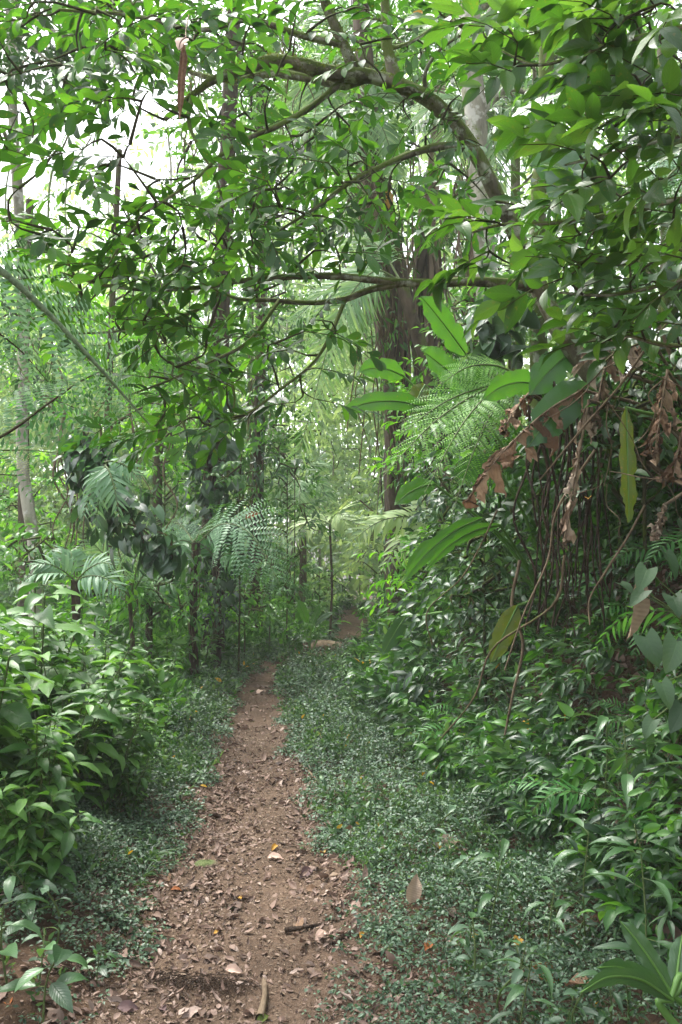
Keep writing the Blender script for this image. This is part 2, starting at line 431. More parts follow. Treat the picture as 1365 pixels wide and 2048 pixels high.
# leaves
M['tree'] = leafmat('tree_leaf', [lin(26, 56, 18), lin(46, 88, 26), lin(78, 126, 42)], .40, .38, .5, veins=9, veindep=.3, spots=.35, yellow=.004, tboost=1.8)
M['treedark'] = leafmat('dark_tree_leaf', [lin(22, 50, 18), lin(34, 70, 24), lin(50, 92, 30)], .3, .4, .5, veins=9, veindep=.3)
M['bigleaf'] = leafmat('big_leaf', [lin(38, 72, 22), lin(56, 96, 32), lin(86, 124, 52)], .42, .34, .7, veins=8, veindep=.4, spots=.25)
M['bush'] = leafmat('bush_leaf', [lin(34, 70, 24), lin(60, 104, 38), lin(98, 142, 60)], .3, .42, .5, veins=11, veindep=.3)
M['lance'] = leafmat('lance_leaf', [lin(24, 52, 28), lin(46, 80, 44), lin(84, 120, 74)], .22, .34, .7, veins=10, veindep=.18, yellow=.002)
M['cover'] = leafmat('cover_leaf', [lin(36, 58, 40), lin(60, 88, 62), lin(98, 126, 98)], .22, .44, .5, yellow=.003)
M['dim'] = leafmat('understorey_leaf', [lin(38, 74, 28), lin(58, 104, 40), lin(92, 140, 60)], .35, .42, .5)
M['bright'] = leafmat('bright_leaf', [lin(62, 118, 28), lin(84, 144, 38), lin(120, 170, 60)], .45, .45, .45)
M['pale'] = leafmat('pale_leaf', [lin(80, 116, 72), lin(110, 146, 96), lin(146, 174, 126)], .4, .45, .5)  # far leaves, lightened in colour to carry some of the haze
M['vine'] = leafmat('climber_leaf', [lin(26, 56, 30), lin(44, 80, 44), lin(72, 112, 66)], .2, .3, .7, veins=7, veindep=.35)
M['greyheart'] = leafmat('grey_heart_leaf', [lin(36, 60, 36), lin(54, 82, 50), lin(82, 110, 76)], .2, .48, .4, veins=7, veindep=.5)
M['weed'] = leafmat('weed_leaf', [lin(38, 66, 36), lin(62, 96, 54), lin(98, 130, 84)], .25, .45, .5, yellow=.01)
M['scaly'] = barkmat('scaly_stalk', lin(120, 140, 108), lin(70, 88, 60), None, 0, None, 60, (1, 1, 1), .7, .003)
M['mist'] = leafmat('mist_tinted_leaf', [lin(92, 120, 90), lin(122, 150, 114), lin(156, 180, 146)], .4, .45, .5)  # distant leaves greyed and paled, mist put into the colour
M['fern'] = leafmat('fern_leaf', [lin(46, 92, 42), lin(64, 116, 56), lin(92, 142, 76)], .35, .45, .4)
M['ferngrey'] = leafmat('blue_fern_leaf', [lin(70, 108, 74), lin(96, 136, 98), lin(128, 164, 128)], .3, .45, .45)
M['fernbright'] = leafmat('light_green_fern_leaf', [lin(76, 126, 40), lin(100, 150, 56), lin(130, 176, 84)], .42, .45, .4)  # light yellow green of one tree fern
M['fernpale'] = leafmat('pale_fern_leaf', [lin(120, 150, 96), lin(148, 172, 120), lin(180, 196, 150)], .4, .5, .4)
M['palm'] = leafmat('palm_leaf', [lin(76, 114, 70), lin(108, 146, 98), lin(150, 178, 134)], .35, .38, .6)
M['banana'] = leafmat('banana_leaf', [lin(40, 86, 26), lin(56, 106, 34), lin(80, 128, 50)], .33, .36, .6, veins=34, veindep=.3, spots=.35)
M['bananadark'] = leafmat('dark_banana_leaf', [lin(32, 70, 34), lin(44, 84, 42), lin(62, 102, 58)], .28, .36, .6, veins=34, veindep=.2)
M['bananaold'] = leafmat('yellowing_leaf', [lin(40, 66, 20), lin(62, 86, 24), lin(108, 116, 36)], .36, .4, .5, veins=30, veindep=.3, spots=.8)
M['rib'] = leafmat('leaf_rib', [lin(74, 112, 48), lin(88, 126, 58), lin(104, 142, 72)], .1, .45, .4)
M['stem'] = leafmat('green_stem', [lin(58, 74, 36), lin(74, 90, 46), lin(94, 108, 60)], 0, .6, .3)
M['twig'] = barkmat('twig_bark', lin(78, 74, 54), lin(44, 42, 32), lin(74, 86, 34), .4, None, 30)
M['mossbark'] = barkmat('mossy_bark', lin(124, 118, 100), lin(58, 54, 44), lin(80, 94, 40), .72, lin(168, 172, 156), 11)
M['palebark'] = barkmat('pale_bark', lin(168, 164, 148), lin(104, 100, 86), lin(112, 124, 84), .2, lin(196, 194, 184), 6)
M['brownbark'] = barkmat('brown_bark', lin(92, 80, 66), lin(48, 40, 33), lin(78, 84, 44), .3, None, 8)
M['darkbark'] = barkmat('fern_trunk_fibre', lin(74, 58, 46), lin(34, 27, 22), lin(66, 72, 40), .25, None, 14)
M['fibre'] = drymat('dry_fibre', [lin(58, 47, 38), lin(102, 86, 70), lin(150, 132, 112)], .15)
M['darkfibre'] = drymat('dark_fibre', [lin(44, 37, 30), lin(78, 66, 54), lin(122, 106, 88)], .1)
M['dead'] = drymat('dead_leaf', [lin(84, 60, 42), lin(136, 104, 78), lin(176, 150, 124)], .2, veins=90)
M['deadpale'] = drymat('dead_pale_leaf', [lin(112, 90, 72), lin(160, 138, 116), lin(196, 180, 162)], .22, veins=90)
M['litter'] = drymat('litter_leaf', [lin(52, 40, 33), lin(98, 78, 66), lin(138, 116, 103), lin(108, 86, 74), lin(168, 150, 138)], .08)
M['chips'] = drymat('litter_chips', [lin(56, 44, 35), lin(98, 80, 64), lin(140, 120, 100)], 0)
M['yellowleaf'] = drymat('yellow_leaf', [lin(150, 108, 40), lin(190, 146, 60)], .2)
M['orangeleaf'] = drymat('orange_leaf', [lin(124, 70, 36), lin(164, 100, 52)], .2)
M['pinkleaf'] = drymat('pale_pink_leaf', [lin(172, 140, 122), lin(206, 180, 164)], .1)
M['purpleleaf'] = drymat('purple_brown_leaf', [lin(72, 54, 54), lin(104, 82, 80)], .05)
M['wood'] = barkmat('dead_wood', lin(128, 112, 92), lin(74, 60, 47), None, 0, None, 14, (1, .3, 1), .9, .01)
M['vinebark'] = barkmat('liana_bark', lin(120, 104, 82), lin(66, 54, 42), lin(86, 96, 50), .15, None, 20)
M['root'] = barkmat('root_bark', lin(72, 58, 46), lin(36, 28, 23), None, 0, None, 24)
M['stone'] = barkmat('stone', lin(120, 104, 88), lin(80, 66, 54), lin(90, 100, 62), .2, None, 9, (1, 1, 1))
M['moss'] = leafmat('moss', [lin(58, 72, 24), lin(78, 94, 34), lin(104, 118, 48)], .2, .8, .1)

# ------------------------------------------------------------------ leaf shapes
TREEL = [leafproto(.36, 'obovate', 5, .3, d, .03, 3, seed=i) for i, d in enumerate((.25, .55, .8))]
BIGL = [leafproto(.42, 'ovate', 7, .3, d, .03, 5, seed=i) for i, d in enumerate((.3, .6, 1.0))]
BUSHL = [leafproto(.42, 'ovate', 7, .35, d, .035, 5, seed=i) for i, d in enumerate((.5, .8, 1.2))]
LANCEL = [leafproto(.27, 'lance', 7, .35, d, .03, 5, seed=i) for i, d in enumerate((.6, 1.0, 1.5))]
HEARTL = [leafproto(.72, 'heart', 6, .25, d, .02, 5, seed=i) for i, d in enumerate((.4, .8))]
SMALLL = [leafproto(.55, 'ovate', 2, .3, d, 0, 3) for d in (.3, .7)]
SIMPLE = [leafproto(.4, 'ovate', 3, .3, d, 0, 3) for d in (.3, .7, 1.1)]
SIMPLEN = [leafproto(.25, 'lance', 3, .3, d, 0, 3) for d in (.4, .9)]
DRYL = [leafproto(r, 'ovate', 6, f, d, .05, 5, seed=i, twist=tw) for i, (r, f, d, tw) in enumerate(((.5, .5, .8, .3), (.4, .9, -.7, .5), (.6, .2, .5, -.4), (.45, 1.2, 1.6, .2), (.55, -.6, .9, .6), (.35, .5, -1.3, -.5)))]

# ------------------------------------------------------------------ ground and path
def build_ground():
    ys = np.concatenate([np.arange(-7, 1.6, .4), np.arange(1.6, 7, .05), np.arange(7, 16, .1), np.arange(16, 34, .3), np.arange(34, 92, 2.0)])
    xp = np.concatenate([np.arange(0, 2.4, .045), np.arange(2.4, 6, .15), np.arange(6, 14, .6), np.arange(14, 62, 4)])
    xs = np.concatenate([-xp[:0:-1], xp])
    X, Y = np.meshgrid(xs, ys)
    Z = ground_z(X, Y)
    rg = np.random.RandomState(5)
    fine = (np.abs(X) < 2.4) & (Y < 9)
    Z = Z + np.where(fine, rg.randn(*Z.shape) * .0035, 0)
    V = np.stack([X, Y, Z], -1).reshape(-1, 3)
    m, n = X.shape
    i = np.arange(m - 1)[:, None] * n; j = np.arange(n - 1)[None, :]
    Q = np.stack([i + j, i + j + 1, i + n + j + 1, i + n + j], -1).reshape(-1, 4)
    c = V[Q].mean(1)
    hw = path_half(c[:, 1]) * (1.25 + .25 * wob(c[:, 0], c[:, 1], 3.1, 7) + .12 * wob(c[:, 0], c[:, 1], 11, 8))
    on = (np.abs(c[:, 0] - path_x(c[:, 1])) < hw) & (c[:, 1] < 60)
    for nm, sel, mt in (('path', on, M['path']), ('ground', ~on, M['soil'])):
        q = Q[sel]; used, inv = np.unique(q.ravel(), return_inverse=True)
        mb = MB(); mb.add(V[used], inv.reshape(-1, 4)); tag(mb.build(nm, mt), None, None, kind='structure')
build_ground()

def scatter(rg, n, xr, yr, dens=None):
    x = rg.uniform(*xr, n); y = rg.uniform(*yr, n)
    if dens is not None:
        k = rg.rand(n) < dens(x, y); x, y = x[k], y[k]
    return x, y
def gpts(x, y, dz=0.0): return np.stack([x, y, ground_z(x, y) + dz], -1)
def gnormal(x, y, e=.05):
    return unit(np.stack([-(ground_z(x + e, y) - ground_z(x - e, y)) / (2 * e), -(ground_z(x, y + e) - ground_z(x, y - e)) / (2 * e), np.ones_like(x)], -1))

# ------------------------------------------------------------------ leaf litter and chips
def build_litter():
    rg = np.random.RandomState(11)
    def d_litter(x, y):
        u = (x - path_x(y)) / path_half(y)
        worn = np.exp(-((u - .25) / .42) ** 2)
        return np.clip((1 - .88 * worn) * (1 - smooth(1.3, 2.0, np.abs(u))) * (1.0 - .3 * smooth(6, 12, y)), .0, 1)
    mb = MB()
    x, y = scatter(rg, 36000, (-2.2, 1.3), (2.0, 7.0), d_litter); x2, y2 = scatter(rg, 11000, (-2.5, 1.2), (7.0, 14.5), d_litter)
    x3, y3 = scatter(rg, 4500, (-.6, 1.5), (14.0, 30.0), d_litter)
    x, y = np.concatenate([x, x2, x3]), np.concatenate([y, y2, y3]); K = len(x)
    D = rdir(rg, K, .15); Nn = unit(UPV + rg.randn(K, 3) * .28)
    S = np.exp(rg.normal(math.log(.021), .55, K)).clip(.008, .10)
    stamp(mb, DRYL, gpts(x, y, .008) , D, Nn, S, 0, rg)
    # under the plants, thinner
    x, y = scatter(rg, 6000, (-2.6, 2.6), (2.0, 11), lambda x, y: .55 * np.ones_like(x)); K = len(x)
    stamp(mb, DRYL, gpts(x, y, .01), rdir(rg, K, .15), unit(gnormal(x, y) + rg.randn(K, 3) * .3), np.exp(rg.normal(math.log(.05), .4, K)).clip(.02, .13), 0, rg)
    x, y = scatter(rg, 3000, (1.2, 3.2), (2.0, 9), None); K = len(x)
    stamp(mb, DRYL, gpts(x, y, .012), rdir(rg, K, .3), unit(gnormal(x, y) + rg.randn(K, 3) * .4), np.exp(rg.normal(math.log(.08), .4, K)).clip(.03, .2), 0, rg)
    tag(mb.build('leaf_litter', M['litter']), 'loose layer of small brown dead leaves over the trodden path', 'leaf litter', kind='stuff')
    mb = MB()
    CH = [leafproto(r, 'diamond', 2, .2, d, cross=2) for r, d in ((.5, .4), (.25, .6), (.12, .2))]
    x, y = scatter(rg, 110000, (-2.0, 1.2), (2.0, 8.5), lambda x, y: np.clip(1.25 - .45 * np.abs(x - path_x(y)) / path_half(y), .1, 1)); K = len(x)
    stamp(mb, CH, gpts(x, y, .006), rdir(rg, K, .2), unit(UPV + rg.randn(K, 3) * .35), np.exp(rg.normal(math.log(.011), .5, K)).clip(.004, .05), 0, rg)
    tag(mb.build('litter_crumbs', M['chips']), 'fine crumbs of bark and leaf scattered on the bare soil', 'leaf litter', kind='stuff')
build_litter()

# ------------------------------------------------------------------ ground cover (uncountable)
def build_cover():
    rg = np.random.RandomState(21)
    def edge(x, y): return (np.abs(x - path_x(y)) / path_half(y))
    def dens(x, y):
        e = edge(x, y)
        k = smooth(.85, 1.35, e + .35 * wob(x, y, 6, 3) + .12 * wob(x, y, 19, 4))
        lb = (x < path_x(y)) & (y < 4.0)          # bare bank bottom left
        k = np.where(lb, k * smooth(3.2, 4.1, y + .5 * wob(x, y, 4, 1)) * .9 + .10 * k, k)
        t = x - foot_x(y)
        return k * (1 - .75 * smooth(.1, .9, t)) * (.55 + .45 * smooth(-.6, .5, wob(x, y, 4.5, 9)))
    mb = MB()
    bands = ((2.0, 3.4, 11500, .020, .10), (3.4, 5.0, 17000, .022, .12), (5.0, 7.5, 18000, .028, .16), (7.5, 11, 14000, .038, .2), (11, 16, 9000, .05, .17), (16, 32, 14000, .085, .25))
    for y0, y1, n, ll, hh in bands:
        w = 2.0 + .34 * y1
        x, y = scatter(rg, n, (-w, min(w, 2.6)), (y0, y1), dens); K = len(x)
        h = hh * (.3 + rg.rand(K)) * (1 + .7 * wob(x, y, 5.1, 13)) * smooth(.9, 2.4, edge(x, y)).clip(.3)
        base = gpts(x, y)
        for tier, m in ((1.0, 5), (.55, 4)):
            top = base + np.stack([rg.randn(K) * .02, rg.randn(K) * .02, h * tier], -1)
            a0 = rg.rand(K) * 6.28
            for q in range(m):
                a = a0 + q * 6.28 / m + rg.randn(K) * .3
                el = rg.uniform(-.6, .7, K)
                d = np.stack([np.cos(a), np.sin(a), el], -1)
                stamp(mb, SMALLL, top + d * ll * .25, d, unit(UPV + rg.randn(K, 3) * .5), ll * (.5 + .9 * rg.rand(K)), 0, rg)
    tag(mb.build('ground_cover', M['cover']), 'low carpet of tiny round leaved creeping plants beside the path', 'ground cover', kind='stuff')
build_cover()
def build_weeds():
    rg = np.random.RandomState(23); mb = MB()
    for y0, y1, n, ll, hh in ((2.2, 5, 1900, .038, .13), (5, 9, 3600, .05, .2), (9, 15, 2600, .07, .28)):
        w = 2 + .34 * y1; x, y = scatter(rg, n * 3, (-w, min(w, 2.4)), (y0, y1), lambda x, y: smooth(1.0, 1.6, np.abs(x - path_x(y)) / path_half(y)) * smooth(-.35, .3, wob(x, y, 2.6, 12) + .4 * wob(x, y, 7, 3)) * (1 - ((x < path_x(y)) & (y < 3.8)) * .9)); K = len(x)
        D = unit(UPV + rg.randn(K, 3) * .5)
        spray(mb, SIMPLE, gpts(x, y), D, 8, hh * (.6 + .8 * rg.rand(K)), ll * (.7 + .6 * rg.rand(K)), rg, 1.15, .1, .3, 0, .6)
    tag(mb.build('weeds', M['weed']), 'patches of taller green weeds mixed into the ground cover', 'weeds', kind='stuff')
build_weeds()

# ------------------------------------------------------------------ prototypes of plants
def proto_bush(seed, h=1.2, stems=5, ll=.17, protos=BUSHL, mat='bush', spread=.35, pairs=8, name='broad_leaved_bush'):
    rg = np.random.RandomState(seed)
    root = thing(name, 'x', 'bush', (0, 0, 0))
    st, fo = MB(), MB()
    for s in range(stems):
        a = rg.rand() * 6.28; r = spread * (.3 + rg.rand())
        top = A(math.cos(a) * r, math.sin(a) * r, h * rg.uniform(.7, 1.1))
        b = A(math.cos(a) * .06, math.sin(a) * .06, -.05)
        c = curve([b, b * .5 + top * .5 + A(-math.cos(a) * .06, -math.sin(a) * .06, .05), top], 14)
        tube(st, c, np.linspace(.008, .004, 14), 5, 0)
        k = np.linspace(.28, 1, pairs)
        for q, kk in enumerate(k):
            p = np.array([np.interp(kk * 13, np.arange(14), c[:, i]) for i in range(3)])
            n = 4 if kk > .97 else 2
            aa = q * 1.57 + rg.rand() * .5 + a
            for e in range(n):
                an = aa + e * 6.28 / n + rg.randn() * .2
                el = rg.uniform(-.1, .55) if kk > .9 else rg.uniform(-.35, .3)
                d = A(math.cos(an), math.sin(an), el)
                pet = ll * .16
                tube(st, [p, p + d * pet], [.0022, .0018], 4, 0)
                stamp(fo, protos, p + d * pet, d, unit(UPV + rg.randn(3) * .25), ll * (.65 + .5 * rg.rand()) * (1.0 if kk < .95 else .7), 0, rg)
    part(st, 'stem', M['stem'], root); part(fo, 'foliage', M[mat], root)
    return root
def proto_seedling(seed, h=.3, leaves=7, ll=.11, protos=LANCEL, mat='lance', name='leafy_seedling'):
    rg = np.random.RandomState(seed)
    root = thing(name, 'x', 'plant', (0, 0, 0)); st, fo = MB(), MB()
    c = curve([A(0, 0, -.03), A(rg.randn() * .02, rg.randn() * .02, h * .5), A(rg.randn() * .05, rg.randn() * .05, h)], 8)
    tube(st, c, np.linspace(.0045, .0025, 8), 5, 0)
    for q in range(leaves):
        kk = .35 + .65 * q / (leaves - 1); p = np.array([np.interp(kk * 7, np.arange(8), c[:, i]) for i in range(3)])
        an = q * 2.4 + rg.rand() * .4; d = A(math.cos(an), math.sin(an), rg.uniform(-.1, .5))
        tube(st, [p, p + d * ll * .2], [.002, .0015], 4, 0)
        stamp(fo, protos, p + d * ll * .2, d, unit(UPV + rg.randn(3) * .2), ll * (.7 + .5 * rg.rand()), 0, rg)
    part(st, 'stem', M['stem'], root); part(fo, 'foliage', M[mat], root)
    return root
def proto_fern(seed, L=.6, n=8, mat='fern', npin=18, nsub=9, name='ground_fern', rise=.7, sub=True):
    rg = np.random.RandomState(seed)
    root = thing(name, 'x', 'fern', (0, 0, 0))
    for i in range(n):
        a = i * 6.28 / n + rg.rand() * .5; l = L * rg.uniform(.75, 1.15); c, s = math.cos(a), math.sin(a)
        rz = rise * rg.uniform(.7, 1.2)
        sp = [A(0, 0, -.02), A(c * l * .3, s * l * .3, l * rz * .5), A(c * l * .68, s * l * .68, l * rz * .62), A(c * l, s * l, l * rz * .35)]
        mb = MB(); frond(mb, sp, l * .22, npin, nsub, rg, .2, .004, hang=.12, sub=sub, hint=A(-.3, -.5, .8)); part(mb, 'frond', [M[mat], M['stem']], root)
    return root
def proto_tuft(seed, L=.4, n=26, mat='lance', w=1.0, name='grass_tuft'):
    rg = np.random.RandomState(seed)
    root = thing(name, 'x', 'grass', (0, 0, 0)); mb = MB()
    a = rg.rand(n) * 6.28; el = rg.uniform(.5, 1.6, n)
    D = np.stack([np.cos(a), np.sin(a), el], -1)
    stamp(mb, STRAPS, np.stack([np.cos(a) * .02, np.sin(a) * .02, np.full(n, -.01)], -1), D, UPV + rg.randn(n, 3) * .1, L * (.6 + .6 * rg.rand(n)), 0, rg, w)
    o = part(mb, 'blades', M[mat], root)
    return root

ORD = ['first', 'second', 'third', 'fourth', 'fifth', 'sixth', 'seventh', 'eighth', 'ninth', 'tenth', 'eleventh', 'twelfth', 'thirteenth', 'fourteenth', 'fifteenth', 'sixteenth']
USED = set()
def place(protos, spots, look, where, group, rg, sc=(.8, 1.2), sink=.0, tilt=.06):
    """copies of prototype plants at world spots (x, y), labelled from the left as seen from the path"""
    spots = [s for s in spots]
    P = [gpts(A(s[0]), A(s[1]))[0] for s in spots]
    vis = [to_px(p + A(0, 0, .2))[0] for p in P]
    order = np.argsort(vis)
    n = len(spots)
    for rank, i in enumerate(order):
        pr = protos[rg.randint(len(protos))]
        s = rg.uniform(*sc) * (spots[i][2] if len(spots[i]) > 2 else 1)
        if n == 1: lab = look + ' ' + where
        elif rank == 0: lab = 'leftmost ' + look + ' ' + where
        elif rank == n - 1: lab = 'rightmost ' + look + ' ' + where
        else: lab = ORD[rank] + ' ' + look + ' from the left ' + where
        loc = P[i] - A(0, 0, sink); rz = rg.rand() * 6.28; tl = (rg.randn() * tilt, rg.randn() * tilt)
        if pr.name not in USED:
            USED.add(pr.name); pr.location = loc; pr.rotation_euler = (tl[0], tl[1], rz); pr.scale = (s, s, s); pr['label'] = lab; pr['group'] = group
        else: dup(pr, loc, rz, s, lab, group, tl)

R = np.random.RandomState(77)
def jit(lo, hi, n, yr, xf, minsep=.25, tries=400):
    """n loosely spread spots with y in yr and x between xf(y)"""
    out = []
    for _ in range(tries):
        if len(out) >= n: break
        y = R.uniform(*yr); a, b = xf(y); x = R.uniform(a, b)
        if all((x - o[0]) ** 2 + (y - o[1]) ** 2 > minsep ** 2 for o in out): out.append((x, y))
    return out

# left thicket of broad-leaved bushes
bushA = [proto_bush(s, h=hh, stems=st, ll=.23, pairs=10) for s, hh, st in ((1, 1.1, 7), (2, 1.0, 8), (3, 1.15, 6))]
bushB = [proto_bush(s, h=.75, stems=8, ll=.16, pairs=8) for s in (4, 5)]
gB = 'broad leaved bushes left of the path'
place(bushA, [(-1.75, 4.2, .95), (-2.05, 4.7, 1.05), (-1.62, 4.95, .9), (-2.5, 5.2, 1.1), (-1.95, 5.5, 1.1), (-1.5, 5.6, .72), (-1.45, 4.35, .7), (-2.3, 4.3, 1.1), (-1.35, 5.1, .6), (-2.9, 5.7, 1.15), (-2.2, 3.9, 1.0), (-1.3, 3.75, .5), (-1.42, 4.05, .65)], 'tall broad leaved bush', 'in the front left thicket', gB, R, (.95, 1.08))
place(bushA, jit(0, 0, 13, (5.9, 8.2), lambda y: (path_x(y) - 3.1, path_x(y) - 1.05), .42), 'glossy broad leaved bush', 'in the second row left of the path', gB, R, (.8, 1.0))
place(bushB, jit(0, 0, 16, (8.0, 10.5), lambda y: (path_x(y) - 3.6, path_x(y) - .8), .42), 'mid green leafy bush', 'in the third row where the path narrows', gB, R, (.75, 1.1))
place(bushB, jit(0, 0, 16, (10.5, 14.2), lambda y: (path_x(y) - 4.8, path_x(y) - .7), .55), 'pale green leafy bush', 'before the tree ferns at the path bend', gB, R, (.8, 1.2))
place(bushB, jit(0, 0, 8, (4.4, 8.0), lambda y: (path_x(y) - 1.35, path_x(y) - .75), .4), 'low leafy bush', 'along the left edge of the path', 'low bushes edging the path', R, (.35, .55))
# right side, beyond the near ground cover
place(bushB, jit(0, 0, 12, (8.0, 11.5), lambda y: (path_x(y) + 1.0, foot_x(y) + .5), .4), 'light green leafy bush', 'on the right between path bend and bank', 'light green bushes right of the path', R, (.4, .7))
place(bushB, jit(0, 0, 10, (13.5, 22), lambda y: (path_x(y) + .95, path_x(y) + 3.0), .6), 'misty green bush', 'right of the far stretch of path', 'misty bushes by the far path', R, (.6, 1.1))
place(bushB, jit(0, 0, 14, (14.5, 24), lambda y: (path_x(y) - 4.8, path_x(y) - 1.1), .7), 'misty low bush', 'left of the far stretch of path', 'misty bushes by the far path', R, (.7, 1.25))

# seedlings and ferns on the right bank
lanceP = [proto_seedling(s, h=hh, leaves=lv, ll=ll_, name='lance_leaved_plant') for s, hh, lv, ll_ in ((31, .45, 9, .17), (32, .35, 8, .15), (33, .55, 10, .18))]
place(lanceP, [(.62, 3.0), (.76, 3.22), (.7, 2.75), (.86, 2.82), (.48, 3.3), (.52, 2.62), (.6, 3.6), (.88, 3.5)], 'lance leaved seedling', 'in the lower right ground cover', 'lance leaved seedlings at the lower right', R, (.5, .8))
smallP = [proto_seedling(s, h=.2, leaves=6, ll=.08, protos=BUSHL, mat='cover', name='small_seedling') for s in (41, 42)]
fernP = [proto_fern(s, L=l, n=n, npin=15, sub=False) for s, l, n in ((51, .62, 6), (52, .75, 7))]
tuftP = [proto_tuft(61, .42, 30), proto_tuft(62, .34, 24, w=1.5)]
gL = 'lance leaved plants on the right bank'
place(lanceP, [(1.05, 3.05, 1.1), (1.18, 3.35, 1.2), (.98, 3.5, .9), (1.32, 3.2, 1.2), (1.3, 3.7, 1.1), (1.12, 3.85, 1.0), (1.45, 3.5, 1.2), (1.5, 3.9, 1.1), (1.25, 4.2, 1.0)], 'tall lance leaved plant', 'at the near foot of the right bank', gL, R, (.9, 1.15))
place(lanceP, jit(0, 0, 14, (4.2, 5.4), lambda y: (foot_x(y) - .05, foot_x(y) + .9), .2), 'dark lance leaved plant', 'on the lower middle of the right bank', gL, R, (.6, .95))
place(lanceP, jit(0, 0, 14, (5.4, 7.2), lambda y: (foot_x(y) - .15, foot_x(y) + .9), .25), 'shaded lance leaved plant', 'under the hanging roots on the bank', gL, R, (.6, 1.0))
place(lanceP, jit(0, 0, 14, (7.2, 10), lambda y: (foot_x(y) - .3, foot_x(y) + 1.1), .3), 'sunlit lance leaved plant', 'on the far end of the bank', gL, R, (.7, 1.1))
place(fernP, jit(0, 0, 11, (3.4, 5.2), lambda y: (foot_x(y) + .2, foot_x(y) + 1.3), .3), 'small green fern', 'on the near right bank', 'small ferns on the right bank', R, (.55, .9), tilt=.25)
place(fernP, jit(0, 0, 10, (5.2, 8), lambda y: (foot_x(y) + .1, foot_x(y) + 1.3), .35), 'small dusky fern', 'on the bank below the dead leaves', 'small ferns on the right bank', R, (.6, 1.0), tilt=.25)
place(tuftP, jit(0, 0, 14, (3.9, 6.2), lambda y: (foot_x(y) + .0, foot_x(y) + .8), .2), 'arching grass tuft', 'on the lower right bank', 'grass tufts on the right bank', R, (.6, 1.1), tilt=.2)
place(tuftP, [(-1.02, 4.45, .5), (-.98, 4.3, .45)], 'green grass tuft', 'at the left edge of the path', 'grass tufts by the path', R, (.9, 1.1))
place(smallP, jit(0, 0, 10, (2.5, 3.5), lambda y: (path_x(y) - 1.1, path_x(y) - .62), .12), 'small pale seedling', 'on the bare bank bottom left', 'seedlings on the bare bank', R, (.6, 1.1))
place(smallP, jit(0, 0, 16, (2.7, 5.0), lambda y: (path_x(y) + .75, foot_x(y) - .1), .18), 'small green seedling', 'in the ground cover right of the path', 'seedlings in the ground cover', R, (.7, 1.2))
leftP = [proto_seedling(s, h=.28, leaves=8, ll=.15, protos=BUSHL, mat='lance', name='broad_leaved_seedling') for s in (45, 46)]
place(leftP, [(-1.0, 2.95), (-1.18, 3.1), (-1.3, 3.55), (-.92, 3.3, .6), (-1.35, 2.9)], 'broad leaved seedling', 'at the bottom left corner', 'broad leaved seedlings at the corner', R, (.8, 1.1))

# ------------------------------------------------------------------ the mossy tree arching over the path
def px3(pts): return [at(*p[:3]) for p in pts]
class Skeleton:
    """branch points a tree has so far; new twigs attach to the nearest one"""
    def __init__(s): s.P = np.zeros((0, 3)); s.T = np.zeros((0, 3))
    def add(s, pts):
        pts = np.asarray(pts); s.P = np.vstack([s.P, pts]); s.T = np.vstack([s.T, unit(np.gradient(pts, axis=0))])
    def grow(s, target, mb, r=.006, rg=None, maxr=.012, sag=.08):
        v = target - s.P; d = np.linalg.norm(v, axis=1)
        cost = d * (1.25 - .25 * (unit(v) * s.T).sum(1))
        i = int(np.argmin(cost)); p = s.P[i]; L = d[i]
        mid = p + (target - p) * .5 + s.T[i] * L * .15 + rg.randn(3) * L * .07 + A(0, 0, sag * L)
        n = int(np.clip(L / .08, 5, 16)); c = curve([p, mid, target], n)
        r0 = min(maxr, r * (1 + L * 1.2))
        tube(mb, c, np.linspace(r0, .0022, n), 5, 0, .1, rg.randint(9999))
        s.add(c[2:]); return unit(c[-1] - c[-3])
